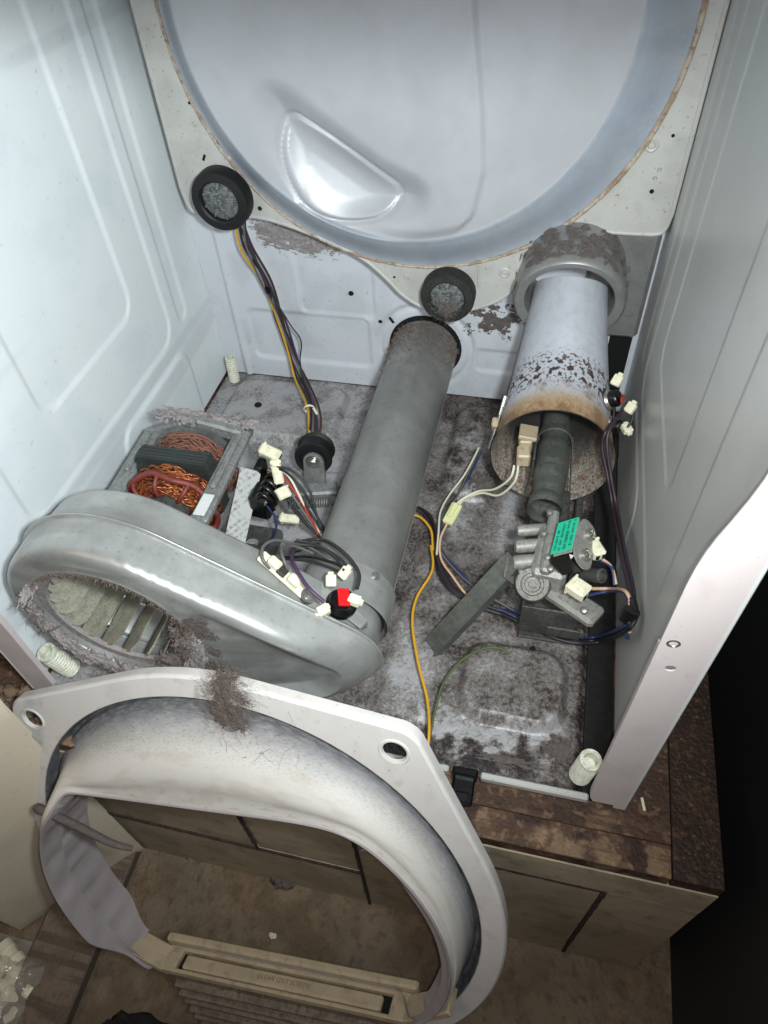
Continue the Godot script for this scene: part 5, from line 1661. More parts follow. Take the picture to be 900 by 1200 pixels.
	m.bar(Vector3(0.287, 0.018, 0.18), Vector3(0.283, 0.018, 0.40), 0.010, 0.02, Vector3.UP, 0.002)
	obj("support_bracket", m, M.steel_dark, t)
	# gas supply strut
	t = thing("gas_pipe_strut", "flat grey steel strut sloping from the base pan up to the gas valve", "strut", Vector3(0.122, 0.0, 0.495))
	var d := Vector3(0.206, 0.108, 0.422) - Vector3(0.121, 0.002, 0.496)
	var sidev := Vector3(0.55, -0.12, 0.83).normalized()
	sidev = (sidev - d.normalized() * sidev.dot(d.normalized())).normalized()
	var nn := sidev.cross(d.normalized())
	if nn.y < 0:
		nn = -nn
	m = MB.new()
	m.bar(Vector3(0.121, 0.002, 0.496), Vector3(0.206, 0.108, 0.422), 0.024, 0.002, nn, 0.0006)
	m.bar(Vector3(0.121, -0.004, 0.496) + sidev * 0.012, Vector3(0.206, 0.1005, 0.422) + sidev * 0.012, 0.002, 0.014, nn, 0.0006)
	m.bar(Vector3(0.121, -0.004, 0.496) - sidev * 0.012, Vector3(0.206, 0.1005, 0.422) - sidev * 0.012, 0.002, 0.014, nn, 0.0006)
	obj("channel", m, M.strut, t)
	m = MB.new()
	m.bar(Vector3(0.198, 0.104, 0.432), Vector3(0.219, 0.080, 0.430), 0.028, 0.003, Vector3(0.75, 0.6, 0.1), 0.001)
	obj("end_plate", m, M.cast, t)

func _radii(r: Array, per: int) -> Array:
	var out := []
	for i in r.size() - 1:
		for k in per:
			out.append(lerpf(r[i], r[i + 1], smoothstep(0.0, 1.0, float(k) / per)))
	out.append(r[-1])
	return out

func green_label() -> ImageTexture:
	var im := Image.create(256, 140, false, Image.FORMAT_RGB8)
	im.fill(Color(0.12, 0.74, 0.58))
	var rng := RandomNumberGenerator.new()
	rng.seed = 4
	var ink := Color(0.02, 0.13, 0.11)
	for row in [[12, 18, 20, 110], [14, 14, 130, 236], [44, 22, 16, 150], [50, 14, 166, 240], [80, 18, 16, 100], [80, 18, 120, 236], [110, 16, 24, 180]]:
		var x: int = row[2]
		while x < row[3]:
			var w := rng.randi_range(7, 12)
			if rng.randf() < 0.85:
				im.fill_rect(Rect2i(x, row[0], 4, row[1]), ink)
				if rng.randf() < 0.6:
					im.fill_rect(Rect2i(x, row[0] + (0 if rng.randf() < 0.5 else row[1] - 4), w, 4), ink)
				if rng.randf() < 0.6:
					im.fill_rect(Rect2i(x + w - 4, row[0], 4, row[1]), ink)
				if rng.randf() < 0.5:
					im.fill_rect(Rect2i(x, row[0] + row[1] / 2, w, 4), ink)
			x += w + 5
	return ImageTexture.create_from_image(im)

# ---------------------------------------------------------------- wires

func wire(t: Node, m: Material, pts: Array, r := 0.0013, called := "wire") -> void:
	var b := MB.new()
	b.tube(curve(pts, 7), r, 7)
	obj(called, b, m, t)

func strand(pts: Array, off: Vector3, s: int, spread := 0.006) -> Array:
	var rng := RandomNumberGenerator.new()
	rng.seed = s
	var out := []
	for i in pts.size():
		out.append(pts[i] + off * (0.6 + 0.5 * sin(i * 1.3 + s)) + Vector3(rng.randf_range(-1, 1), rng.randf_range(-1, 1), rng.randf_range(-0.4, 0.4)) * spread * 0.35)
	return out

func build_wires() -> void:
	var t := thing("wire_harness", "bundle of coloured wires hanging down the back panel from behind the left roller", "wires", HARNESS[0])
	var cols := ["purple", "dark_grey", "grey", "yellow", "plum", "dark_grey", "purple", "brown"]
	for k in cols.size():
		var a := TAU * k / cols.size()
		wire(t, M["wire_" + cols[k]], strand(HARNESS, Vector3(cos(a), 0.1 * sin(a), 0.6 * sin(a) + 0.4) * 0.0125 * (1.0 if k % 2 else 0.6), 400 + k, 0.011), 0.0018)
	wire(t, M.wire_dark_grey, LOOP, 0.0012)
	var m := MB.new()
	m.lathe([Vector2(0.0, -0.005), Vector2(0.0065, -0.005), Vector2(0.0065, 0.005), Vector2(0.0, 0.005)], along(HARNESS[2] + Vector3(0.004, -0.012, 0.001), HARNESS[3] - HARNESS[2]), 14)
	tag(obj("tape_wrap", m, M.black_plastic, t), "black tape wrap")
	m = MB.new()
	m.lathe([Vector2(0.0085, -0.002), Vector2(0.0095, 0.0), Vector2(0.0085, 0.002), Vector2(0.0075, 0.0)], along(HARNESS[6] + Vector3(0.001, 0.001, 0.02), HARNESS[7] - HARNESS[6]), 18)
	m.bar(HARNESS[6] + Vector3(0.008, 0.004, 0.02), HARNESS[6] + Vector3(0.017, 0.0, 0.03), 0.004, 0.003)
	tag(obj("cable_tie", m, M.white_plastic, t), "white cable tie")
	t = thing("wire_harness", "thick black and red wires running from the motor's white plugs under the exhaust pipe", "wires", MOTOR[0])
	cols = ["black", "grey", "red", "white", "black", "black", "dark_grey"]
	for k in cols.size():
		wire(t, M["wire_" + cols[k]], strand(MOTOR, Vector3(0.9, 0.45, -0.5) * (k - 3.0) * 0.0042, 420 + k, 0.004), 0.0017)
	single_wire("blue_wire", "short blue wire curling down beside the motor's foot", BLUE, M.wire_blue, 0.0015)
	t = thing("wire_harness", "grey wires looping from the white thermal fuse on the blower roof", "wires", FUSE[0])
	wire(t, M.wire_grey, FUSE, 0.0018)
	wire(t, M.wire_grey, FUSE2, 0.0018)
	t = thing("wire_harness", "dark wires from under the exhaust pipe to the red-capped thermostat", "wires", DARK1[0])
	wire(t, M.wire_dark_grey, DARK1, 0.0018)
	wire(t, M.wire_dark_grey, strand(DARK1, Vector3(0, 0.003, -0.006), 3), 0.0016)
	wire(t, M.wire_dark_grey, DARK2, 0.0022)
	wire(t, M.wire_dark_grey, DARK3, 0.0018)
	wire(t, M.wire_black, strand(DARK3, Vector3(0, 0.004, -0.005), 5), 0.0016)
	wire(t, M.wire_dark_grey, [Vector3(-0.050, 0.12, 0.468), Vector3(-0.030, 0.118, 0.455), Vector3(-0.010, 0.08, 0.425), Vector3(0.0, 0.05, 0.41)], 0.004, "sleeve")
	single_wire("purple_wire", "single purple wire crossing the white thermal fuse to the thermostat", PURPLE, M.wire_purple, 0.0021)
	t = thing("wire_harness", "dusty plum wires snaking over the base pan between the exhaust pipe and the gas valve", "wires", BASE[0])
	for k in 5:
		var a := TAU * k / 5.0
		wire(t, M["wire_" + ["plum", "dark_grey", "plum", "black", "plum"][k]], strand(BASE, Vector3(cos(a), 0.35 + 0.35 * sin(a), sin(a)) * 0.0055, 440 + k, 0.005), 0.0023)
	t = thing("wire_harness", "white and blue wires coming down left of the burner duct mouth", "wires", TOPWHITE[0])
	wire(t, M.wire_white, TOPWHITE, 0.0016)
	wire(t, M.wire_blue, TOPBLUE, 0.0015)
	wire(t, M.wire_grey, strand(TOPBLUE, Vector3(-0.004, 0.002, 0.002), 8), 0.0015)
	t = thing("wire_harness", "pair of white igniter wires ending in a cream plug above the base pan", "wires", IGN1[0])
	wire(t, M.wire_white, IGN1, 0.0017)
	wire(t, M.wire_white, IGN2, 0.0017)
	m = MB.new()
	m.bar(Vector3(0.121, 0.040, 0.288), Vector3(0.111, 0.030, 0.318), 0.016, 0.010, Vector3.UP, 0.002)
	m.bar(Vector3(0.1195, 0.046, 0.292), Vector3(0.113, 0.038, 0.312), 0.007, 0.004, Vector3.UP, 0.001)
	tag(obj("plug", m, mat(Color(0.80, 0.80, 0.60), 0.45), t), "cream nylon plug")
	wire(t, M.wire_peach, PEACH, 0.0017)
	t = thing("yellow_wire", "long yellow ground wire winding over the base pan to its front lip", "wire", YELLOW[3])
	wire(t, M.wire_yellow, YELLOW, 0.0019)
	wire(t, M.wire_yellow, YELLOWTOP, 0.0018)
	single_wire("green_wire", "thin green ground wire arching over the front right of the base pan", GREEN, M.wire_green, 0.0016)
	t = thing("wire_harness", "purple-grey wires dropping from the limit thermostats along the right side panel", "wires", LIMIT[0])
	wire(t, M.wire_plum, LIMIT, 0.0024)
	wire(t, M.wire_plum, LIMIT2, 0.0024)
	wire(t, M.wire_dark_grey, [Vector3(0.312, 0.158, 0.214), Vector3(0.318, 0.172, 0.20), Vector3(0.325, 0.170, 0.196), Vector3(0.33, 0.16, 0.21), Vector3(0.322, 0.148, 0.224)], 0.0017)
	wire(t, M.wire_black, [Vector3(0.302, 0.185, 0.20), Vector3(0.306, 0.165, 0.21), Vector3(0.306, 0.150, 0.222), Vector3(0.300, 0.150, 0.236)], 0.002)
	wire(t, M.wire_dark_grey, [Vector3(0.332, 0.152, 0.205), Vector3(0.334, 0.148, 0.218), Vector3(0.328, 0.145, 0.225), Vector3(0.318, 0.152, 0.215), Vector3(0.304, 0.156, 0.228)], 0.0017)
	t = thing("wire_harness", "peach and blue coil wires joining a black bundle in front of the gas valve", "wires", COIL2[0])
	wire(t, M.wire_peach, COIL2, 0.0021)
	wire(t, M.wire_blue, strand(COIL2, Vector3(-0.002, -0.003, 0.007), 21, 0.002), 0.0021)
	wire(t, M.wire_peach, COIL1, 0.002)
	wire(t, M.wire_blue, strand(COIL1, Vector3(-0.005, -0.002, 0.003), 22, 0.002), 0.002)
	for k in 5:
		var a := TAU * k / 5.0
		wire(t, M["wire_" + ["black", "plum", "black", "blue", "black"][k]], strand(BUNDLE, Vector3(cos(a) * 0.6 - 0.5, 0.5 + 0.4 * sin(a), sin(a)) * 0.006, 460 + k, 0.003), 0.0023)
	m = MB.new()
	m.lathe([Vector2(0.0, -0.007), Vector2(0.0085, -0.007), Vector2(0.0085, 0.007), Vector2(0.0, 0.007)], along(BUNDLE[1] + Vector3(-0.005, 0, 0), BUNDLE[2] - BUNDLE[1]), 14)
	tag(obj("tape_wrap", m, M.black_plastic, t), "black tape wrap")

func single_wire(called: String, label: String, pts: Array, material: Material, r: float) -> void:
	var b := MB.new()
	b.tube(curve(pts, 7), r, 7)
	var host := thing(called, label, "wire", pts[0])
	obj("wire", b, material, host)

# ---------------------------------------------------------------- front bulkhead ring

func ring_outline(grow := 0.0) -> PackedVector2Array:
	var out := PackedVector2Array()
	var cs := [[Vector2(0, 0), 0.305], [Vector2(0.222, 0.231), 0.027], [Vector2(-0.222, 0.231), 0.027]]
	for i in 240:
		var d := Vector2.from_angle(TAU * i / 240.0)
		var best := Vector2()
		var s := -1e9
		for c in cs:
			if c[0].dot(d) + c[1] > s:
				s = c[0].dot(d) + c[1]
				best = c[0] + d * (c[1] + grow)
		out.append(best)
	return out

func opening(a: float) -> Vector2:
	var d := Vector2.from_angle(a)
	# circle cut flat above and below, its corners rounded
	var c := Vector2(0, -0.045)
	var size := 0.25 + 0.022 * smoothstep(0.0, -0.15, d.x)
	var b := d.dot(c)
	var r := b + sqrt(b * b - (c.length_squared() - size * size))
	var top := 0.150 / d.y if d.y > 0.05 else 9.0
	var bot := -0.187 / d.y if d.y < -0.05 else 9.0
	var k := 14.0 + 40.0 * smoothstep(0.0, -0.5, d.x)
	var q := pow(pow(r, -k) + pow(top, -k) + pow(bot, -k), -1.0 / k)
	return d * pow(pow(q, -30.0) + pow(0.266, -30.0), -1.0 / 30.0)

# the left side of the opening stands further out
func left_rise(e: Vector2) -> float:
	return 0.022 * smoothstep(-0.10, -0.20, e.x) * smoothstep(0.155, 0.11, e.y) * smoothstep(-0.165, -0.10, e.y)

func low_drop(e: Vector2) -> float:
	return -0.034 * smoothstep(-0.135, -0.166, e.y) * smoothstep(0.192, 0.165, absf(e.x))

func build_front_bulkhead() -> void:
	var U := Vector3(0.97752547, 0.20959878, -0.02263397)
	var V := Vector3(-0.20327501, 0.908644, -0.36475382)
	var N := Vector3(-0.05588573, 0.36115707, 0.93082885)
	var xf := Transform3D(Basis(U, V, N).orthonormalized(), Vector3(-0.0514, -0.1495, 0.7668))
	var t := thing("front_bulkhead", "white enamelled front bulkhead ring leaning against the pedestal", "dryer bulkhead", xf.origin)
	var m := MB.new()
	m.plate(ring_outline(), [circle2(0, 0, 0.281, 160), circle2(0.222, 0.231, 0.0125, 24), circle2(-0.222, 0.231, 0.0125, 24)], 0.0015, xf)
	# turned outer edge
	var o := ring_outline(0.0)
	var rows := [PackedVector3Array(), PackedVector3Array(), PackedVector3Array(), PackedVector3Array()]
	for p in o:
		var d := p.normalized()
		rows[0].append(xf * Vector3(p.x, p.y, 0.0002))
		rows[1].append(xf * Vector3(p.x + d.x * 0.0025, p.y + d.y * 0.0025, -0.001))
		rows[2].append(xf * Vector3(p.x + d.x * 0.0035, p.y + d.y * 0.0035, -0.004))
		rows[3].append(xf * Vector3(p.x + d.x * 0.0035, p.y + d.y * 0.0035, -0.014))
	m.grid(rows, true)
	# rims of the two ear holes
	for s: float in [-1.0, 1.0]:
		m.lathe([Vector2(0.0165, 0.0002), Vector2(0.0150, 0.0014), Vector2(0.0130, 0.0010), Vector2(0.0122, -0.003)], xf * along(Vector3(0.222 * s, 0.231, 0), Vector3(0, 0, 1)), 28)
	obj("flange", m, M.enamel, t)
	# groove and web, out to the edge of the opening
	var g := []
	for q in [[0.2815, 0.0002], [0.2795, -0.0015], [0.2785, -0.008], [0.2765, -0.014], [0.2745, -0.0155], [0.2725, -0.014], [0.271, -0.009]]:
		var r := PackedVector3Array()
		for i in 240:
			var a := TAU * i / 240.0
			r.append(xf * Vector3(q[0] * cos(a), q[0] * sin(a), q[1]))
		g.append(r)
	m = MB.new()
	m.grid(g, true)
	obj("groove", m, mat(tex(256, Color(0.40, 0.40, 0.41), [[nb(11, 0.05, 5, 256), 0.3, 0.8, Color(0.22, 0.225, 0.24), 0.8]]), 0.6, 0.0, 4.0), t)
	var w := []
	for j in 15:
		var k := j / 14.0
		var r := PackedVector3Array()
		for i in 240:
			var a := TAU * i / 240.0
			var e: Vector2 = opening(a)
			var s := Vector2.from_angle(a) * 0.271
			var p := s.lerp(e, k)
			var gap := s.distance_to(e)
			var z := lerpf(-0.010, 0.022, smoothstep(0.0, 0.75, k)) + 0.006 * sin(PI * k) * smoothstep(0.03, 0.09, gap) + 0.004 * smoothstep(0.85, 1.0, k)
			z += left_rise(e) * smoothstep(0.15, 0.9, k) + low_drop(e) * k
			r.append(xf * Vector3(p.x, p.y, z))
		w.append(r)
	m = MB.new()
	m.grid(w, true)
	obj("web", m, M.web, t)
	# lip of the opening and its inner wall
	var lip := []
	for j in 9:
		var r := PackedVector3Array()
		for i in 240:
			var a := TAU * i / 240.0
			var e: Vector2 = opening(a)
			var deep := 0.002 + 0.010 * smoothstep(0.05, 0.13, e.y)
			var n := e.normalized()
			var q: Vector3
			if j < 3:
				q = Vector3(e.x - n.x * [0.0, 0.0012, 0.003][j], e.y - n.y * [0.0, 0.0012, 0.003][j], [0.026, 0.0278, 0.0275][j])
			else:
				var k := (j - 3) / 5.0
				q = Vector3(e.x - n.x * (0.0038 + 0.008 * k), e.y - n.y * (0.0038 + 0.008 * k), 0.025 - deep * k)
				if e.x < -0.2:
					q += Vector3(n.x, n.y, 0) * 0.0022 * sin(a * 9.0 + 1.2 * sin(a * 23.0)) * sin(PI * k)
			q.z += left_rise(e) * (1.0 if j < 3 else 1.0 - (j - 3) / 5.0) + low_drop(e)
			r.append(xf * q)
		lip.append(r)
	m = MB.new()
	m.grid(lip, true)
	# the deeper wall along both sides of the opening
	for s: float in [-1.0, 1.0]:
		var side := []
		for j in 9:
			var r := PackedVector3Array()
			for i in 90:
				var a := lerpf(146.0, 217.0, i / 89.0) if s < 0 else lerpf(-38.0, 34.0, i / 89.0)
				var e: Vector2 = opening(deg_to_rad(a))
				var n := e.normalized()
				var k := j / 8.0
				var d := (0.062 if s < 0 else 0.04) * smoothstep(0.0, 0.10, i / 89.0 if s < 0 else 1.0 - i / 89.0) * (1.0 - 0.45 * smoothstep(0.80, 1.0, i / 89.0 if s < 0 else 1.0 - i / 89.0))
				var inn := 0.0030 + 0.010 * k + 0.0016 * sin(i * 0.19 + 1.5 * sin(i * 0.43)) * sin(PI * k)
				r.append(xf * Vector3(e.x - n.x * inn, e.y - n.y * inn, 0.0255 + left_rise(e) - (d + left_rise(e) * 0.5) * k))
			side.append(r)
		m.grid(side)
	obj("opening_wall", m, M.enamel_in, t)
	# lint screen slot along the bottom: a duct open upwards, the screen's handle lying in it
	var lx := func(x: float, y: float, z: float) -> Transform3D: return xf * at(x, y, z)
	var vt := -0.178
	m = MB.new()
	m.box(Vector3(0.352, 0.010, 0.0055), lx.call(0.0, vt - 0.005, -0.0085), 0.0015)
	m.box(Vector3(0.366, 0.026, 0.0120), lx.call(0.0, vt - 0.003, -0.0172), 0.003)
	m.box(Vector3(0.352, 0.010, 0.0050), lx.call(0.0, vt - 0.005, 0.0205), 0.0015)
	m.box(Vector3(0.024, 0.0098, 0.0300), lx.call(-0.164, vt - 0.0052, 0.006), 0.0015)
	m.box(Vector3(0.024, 0.0098, 0.0300), lx.call(0.164, vt - 0.0052, 0.006), 0.0015)
	for s: float in [-1.0, 1.0]:
		m.bar(xf * Vector3(s * 0.172, vt - 0.006, 0.007), xf * Vector3(s * 0.236, vt + 0.038, 0.009), 0.033, 0.010, V, 0.002)
	var slot := obj("lint_screen_slot", m, M.beige, t)
	m = MB.new()
	m.box(Vector3(0.285, 0.012, 0.0185), lx.call(-0.002, vt - 0.0065, 0.0065), 0.0025)
	var handle := obj("lint_screen_handle", m, M.beige, t)
	m = MB.new()
	m.box(Vector3(0.304, 0.002, 0.024), lx.call(0.0, vt - 0.0085, 0.006), 0.0005)
	obj("slot_gap", m, M.hole, slot)
	var tm := TextMesh.new()
	tm.text = "CLEAN LINT SCREEN"
	tm.font_size = 16
	tm.pixel_size = 0.00052
	tm.depth = 0.0005
	var sf := SystemFont.new()
	sf.font_names = PackedStringArray(["Droid Sans"])
	tm.font = sf
	var tn := MeshInstance3D.new()
	tn.mesh = tm
	tn.name = "lettering"
	tn.material_override = mat(Color(0.50, 0.42, 0.35), 0.6)
	handle.add_child(tn, true)
	tn.transform = Transform3D(xf.basis * Basis(Vector3(1, 0, 0), Vector3(0, 0, -1), Vector3(0, 1, 0)), xf * Vector3(0.006, vt - 0.0004, 0.0065) - xf.origin)
	# ribbed duct below the slot
	m = MB.new()
	m.plate(PackedVector2Array([Vector2(-0.168, vt - 0.010), Vector2(0.172, vt - 0.010), Vector2(0.160, -0.305), Vector2(-0.150, -0.305)]), [], 0.028, lx.call(0, 0, 0.0205))
	var duct := obj("filter_duct", m, M.beige_dirty, t)
	for k in 6:
		m = MB.new()
		m.box(Vector3(0.322 - 0.005 * k, 0.008, 0.012 + 0.003 * (k % 2)), lx.call(0.004, vt - 0.026 - 0.017 * k, 0.0225), 0.003)
		obj("rib", m, M.beige_dirty, duct)
	# bent brown latch on the left edge
	m = MB.new()
	m.tube(curve([xf * Vector3(-0.246, 0.113, 0.026), xf * Vector3(-0.225, 0.118, 0.034), xf * Vector3(-0.19, 0.108, 0.036), xf * Vector3(-0.15, 0.075, 0.03), xf * Vector3(-0.128, 0.062, 0.024)], 6), [0.006, 0.006, 0.006, 0.006, 0.006, 0.0055, 0.005, 0.005, 0.005, 0.005, 0.005, 0.005, 0.005, 0.005, 0.005, 0.0048, 0.0046, 0.0044, 0.0042, 0.004, 0.0038, 0.0036, 0.0034, 0.0032, 0.003], 8)
	obj("felt_tail", m, M.lint, t)
	# lint hanging over the upper edge
	var cl := thing("lint_clump", "brown hairy lint clump hanging over the top edge of the white front bulkhead", "lint", Vector3(-0.07, 0.11, 0.665))
	m = MB.new()
	var hairs := MB.new()
	var rng := RandomNumberGenerator.new()
	rng.seed = 900
	for i in 8:
		var k := i / 7.0
		var p := xf * Vector3(0.050 + rng.randf_range(-0.018, 0.020) - 0.004 * k, lerpf(0.314, 0.254, k), 0.0022 - 0.002 * k)
		var tilt := Basis.from_euler(Vector3(rng.randfn() * 0.14, rng.randfn() * 0.16, rng.randf() * TAU))
		felt(m, Transform3D(xf.basis * tilt, p), rng.randf_range(0.012, 0.022), rng.randf_range(0.008, 0.015), 0.0035, 1900 + i * 3, 40, 0.0)
		for h in 260:
			hairs.hair(p + xf.basis * Vector3(rng.randfn() * 0.011, rng.randfn() * 0.009, absf(rng.randfn()) * 0.0035), xf.basis * Vector3(rng.randfn(), rng.randfn(), rng.randfn() * 0.3), xf.basis * Vector3(rng.randfn(), rng.randfn(), rng.randfn() * 0.3) * 0.6, rng.randf_range(0.005, 0.017), 0.00010, 6)
	for i in 25:
		hairs.hair(xf * Vector3(rng.randf_range(0.02, 0.14), rng.randf_range(0.20, 0.29), 0.012), xf.basis * Vector3(rng.randfn(), rng.randfn(), 0.1), Vector3(rng.randfn(), rng.randfn(), rng.randfn()) * 0.4, rng.randf_range(0.015, 0.04), 0.00014, 6)
	tag(obj("matted_lint", m, M.lint, cl), "matted brown lint", "", "", "stuff")
	tag(obj("loose_fibres", hairs, M.hair, cl), "loose lint fibres", "", "", "stuff")

# ---------------------------------------------------------------- odds and ends on and below the pedestal

func build_odds() -> void:
	var nb_t := thing("black_cabinet", "tall matt black cabinet side standing close to the right of the wooden pedestal", "cabinet", Vector3(0.75, FLOOR_Y, 0.4))
	var bm := MB.new()
	bm.box(Vector3(0.5, 1.35, 1.7), at(0.755, FLOOR_Y + 0.68, 0.45), 0.006)
	obj("side_panel", bm, mat(tex(256, Color(0.085, 0.085, 0.088), [[nb(12, 0.02, 4, 256), 0.4, 0.8, Color(0.11, 0.108, 0.105), 0.7]]), 0.7, 0.0, 2.0), nb_t)
	bm = MB.new()
	bm.box(Vector3(0.46, 0.012, 1.66), at(0.755, FLOOR_Y + 0.006, 0.45), 0.002)
	obj("plinth", bm, M.black_plastic, nb_t)
	# black clip on the front edge
	var t := thing("black_clip", "black plastic clip on the pedestal edge in the gap of the base pan lip", "clip", Vector3(0.186, -0.02, 0.655))
	var m := MB.new()
	m.box(Vector3(0.024, 0.010, 0.034), at(0.186, -0.012, 0.655), 0.002)
	m.box(Vector3(0.028, 0.016, 0.010), at(0.186, -0.008, 0.640), 0.002)
	obj("body", m, M.black_plastic, t)
	m = MB.new()
	m.box(Vector3(0.018, 0.012, 0.014), at(0.186, -0.006, 0.668), 0.003)
	obj("tab", m, mat(Color(0.12, 0.12, 0.13), 0.25), t)
	# leaning white panel at the left
	t = thing("white_panel", "plain white dryer panel standing on edge left of the front bulkhead ring", "panel", Vector3(-0.42, FLOOR_Y, 0.81))
	var a := Vector3(-0.4585, FLOOR_Y + 0.004, 0.850)
	var dx := Vector3(0.68, 0, -0.73).normalized()
	m = MB.new()
	var n := Vector3(dx.z, 0, -dx.x)
	if n.z < 0:
		n = -n
	m.plate(rrect2(-0.55, 0.0, 0.0, 0.525, 0.01), [], 0.018, Transform3D(Basis(-dx, Vector3.UP, n if (-dx).cross(Vector3.UP).dot(n) > 0 else -n), a + dx * 0.0))
	m = MB.new()
	var rows := []
	for j in 30:
		var r := PackedVector3Array()
		for i in 24:
			var u := 0.206 * i / 23.0
			var v := 0.53 * j / 29.0
			var e := minf(minf(u, 0.4), minf(v, 0.53 - v))
			r.append(a + dx * u + Vector3(0, v, 0) + n * (0.004 * smoothstep(0.0, 0.012, e) + 0.003 * sin(v * 5.0)))
		rows.append(r)
	m.grid(rows)
	var rows2 := []
	for r in rows:
		var q := PackedVector3Array()
		for p in r:
			q.append(p - n * 0.012)
		rows2.append(q)
	m.grid(rows2, false, true)
	var left := [PackedVector3Array(), PackedVector3Array()]
	for j in 30:
		left[0].append(rows[j][0])
		left[1].append(rows2[j][0])
	m.grid(left)
	m.grid([rows[29], rows2[29]])
	obj("sheet", m, M.panel_white, t)
	# plank on the floor
	m = MB.new()
	var p0 := Vector3(-0.372, FLOOR_Y + 0.016, 0.66)
	var p1 := Vector3(-0.362, FLOOR_Y + 0.016, 1.25)
	m.bar(p0, p1, 0.098, 0.026, Vector3.UP, 0.003)
	single("floor_plank", m, M.plank, "weathered wooden plank lying on the floor left of the front bulkhead ring", "plank")
	# crumbled edge of plaster and wood by the left corner of the cabinet
	m = MB.new()
	var rng := RandomNumberGenerator.new()
	rng.seed = 31
	for i in 60:
		lint_lump(m, Vector3(rng.randf_range(-0.44, -0.325), -0.016 + rng.randf_range(-0.006, 0.006), rng.randf_range(0.645, 0.70)), Vector3(rng.randf_range(0.004, 0.013), rng.randf_range(0.003, 0.007), rng.randf_range(0.004, 0.010)), 500 + i, 0.4, 12, 8)
	single("crumbs", m, M.concrete, "crumbled plaster and dirt on the pedestal by the cabinet's left front corner", "rubble", "", "stuff")
	# bits on the floor inside the ring
	for q in [[Vector3(-0.249, FLOOR_Y, 0.688), Vector3(0.016, 0.006, 0.010), M.board, "pale flat chip of stone on the floor under the front bulkhead ring", "floor_chip", "stone"], [Vector3(-0.079, FLOOR_Y + 0.004, 0.694), Vector3(0.020, 0.012, 0.014), M.lint, "dark lint clump on the floor against the pedestal", "lint_clump", "lint"], [Vector3(-0.072, FLOOR_Y + 0.001, 0.772), Vector3(0.006, 0.003, 0.004), M.white_plastic, "tiny white scrap on the floor seen through the ring opening", "paper_scrap", "scrap"]]:
		m = MB.new()
		lint_lump(m, q[0], q[1], 600 + int(absf(q[0].x) * 1000.0), 0.4, 26, 14)
		single(q[4], m, q[2], q[3], q[5])
	# white paint fleck on the pedestal
	m = MB.new()
	m.box(Vector3(0.003, 0.002, 0.014), Transform3D(Basis(Vector3(0, 1, 0), 0.2), Vector3(0.377, -0.0185, 0.629)), 0.0005)
	single("paint_fleck", m, M.white_plastic, "small white paint fleck on the pedestal right of the cabinet", "paint fleck")
	build_bag()
	# dark tool case at the bottom edge
	t = thing("dark_case", "dark cloth tool case with a grey rim on the floor below the lint screen slot", "tool case", Vector3(-0.19, FLOOR_Y, 0.97))
	m = MB.new()
	lint_lump(m, Vector3(-0.20, FLOOR_Y + 0.03, 0.945), Vector3(0.062, 0.032, 0.04), 700, 0.22, 48, 28)
	obj("cloth", m, mat(tex(256, Color(0.075, 0.075, 0.08), [[nb(11, 0.05, 5, 256), 0.5, 0.7, Color(0.13, 0.125, 0.12), 0.7]]), 0.9, 0.0, 6.0), t)
	m = MB.new()
	m.box(Vector3(0.12, 0.020, 0.09), Transform3D(Basis(Vector3(0, 1, 0), 0.5), Vector3(-0.165, FLOOR_Y + 0.055, 0.985)), 0.008)
	obj("tray", m, mat(Color(0.34, 0.38, 0.42), 0.4), t)
	m = MB.new()
	m.box(Vector3(0.126, 0.008, 0.012), Transform3D(Basis(Vector3(0, 1, 0), 0.5), Vector3(-0.187, FLOOR_Y + 0.064, 0.944)), 0.002)
	obj("rim", m, mat(Color(0.13, 0.15, 0.17), 0.4), t)

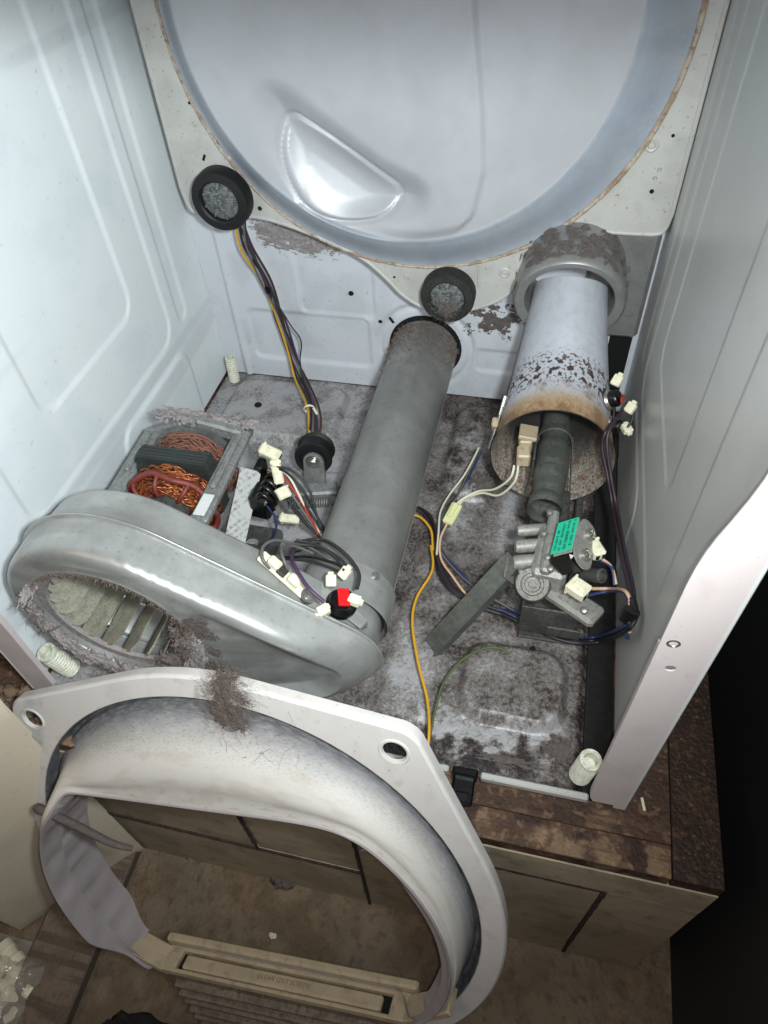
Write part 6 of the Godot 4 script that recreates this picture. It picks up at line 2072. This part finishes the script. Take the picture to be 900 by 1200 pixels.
func build_bag() -> void:
	var rng := RandomNumberGenerator.new()
	rng.seed = 55
	var spots := [[-0.475, 0.895, 0.4, 0.0], [-0.452, 0.93, 1.3, 0.1], [-0.44, 0.975, 2.3, 0.0], [-0.468, 0.965, 0.1, 0.3], [-0.425, 0.945, 1.8, 0.0], [-0.49, 0.935, 2.8, 0.2]]
	var words := ["farthest from the viewer", "lying across the others", "nearest the viewer", "lowest in the bag", "nearest the plank", "at the left edge of the photo"]
	for k in spots.size():
		var q: Array = spots[k]
		var m := MB.new()
		var c := Vector3(q[0] + 0.030, FLOOR_Y + 0.018 + 0.02 * q[3], q[1] - 0.012)
		var d := Vector3(cos(q[2]), q[3], sin(q[2]))
		m.lathe([Vector2(0.0085, -0.022), Vector2(0.0125, -0.022), Vector2(0.0125, -0.008), Vector2(0.0105, -0.006), Vector2(0.0105, 0.006), Vector2(0.0125, 0.008), Vector2(0.0125, 0.022), Vector2(0.0085, 0.022), Vector2(0.0085, -0.022)], along(c, d), 24)
		var e: Vector3 = d.cross(Vector3(0.2, 1, 0.1)).normalized()
		m.lathe([Vector2(0.0100, 0.0), Vector2(0.0100, 0.018), Vector2(0.0120, 0.020), Vector2(0.0120, 0.030), Vector2(0.0085, 0.030), Vector2(0.0085, 0.012)], along(c, e), 24)
		single("pipe_fitting", m, M.white_plastic, "white plastic pipe fitting in the clear bag, " + words[k], "pipe fitting", "white pipe fittings in the bag")
	# film of the bag, crumpled
	var f := noise(56, 14.0, 4)
	var rows := []
	for j in 40:
		var r := PackedVector3Array()
		for i in 40:
			var x := -0.52 + 0.16 * i / 39.0
			var z := 0.86 + 0.16 * j / 39.0
			var e := float(mini(mini(i, 39 - i), mini(j, 39 - j))) / 39.0
			r.append(Vector3(x + 0.006 * f.get_noise_2d(z * 2.0, x), FLOOR_Y + 0.004 + 0.046 * smoothstep(0.0, 0.25, e) * (0.8 + 0.5 * f.get_noise_2d(x * 1.4, z * 1.4)), z))
		rows.append(r)
	var m := MB.new()
	m.grid(rows)
	var film := StandardMaterial3D.new()
	film.albedo_color = Color(0.9, 0.88, 0.84, 0.22)
	film.transparency = BaseMaterial3D.TRANSPARENCY_ALPHA
	film.roughness = 0.2
	film.cull_mode = BaseMaterial3D.CULL_DISABLED
	single("plastic_bag", m, film, "clear crumpled plastic bag of white pipe fittings on the floor at bottom left", "plastic bag")

# ---------------------------------------------------------------- everything

func _ready() -> void:
	setup_view()
	make_materials()
	build_ground()
	build_pedestal()
	build_cabinet()
	build_roller(Vector3(-0.2485, 0.3425, 0.0605), 0.0415, "black rubber drum roller with a speckled grey hub on the left of the bulkhead", true)
	build_roller(Vector3(0.066, 0.222, 0.0605), 0.0385, "dusty grey drum roller with lint on its hub, below the middle of the drum head", false)
	build_duct()
	build_blower()
	build_blower_fuses()
	build_motor()
	build_idler()
	build_burner_duct()
	build_gas_valve()
	build_wires()
	build_front_bulkhead()
	build_odds()
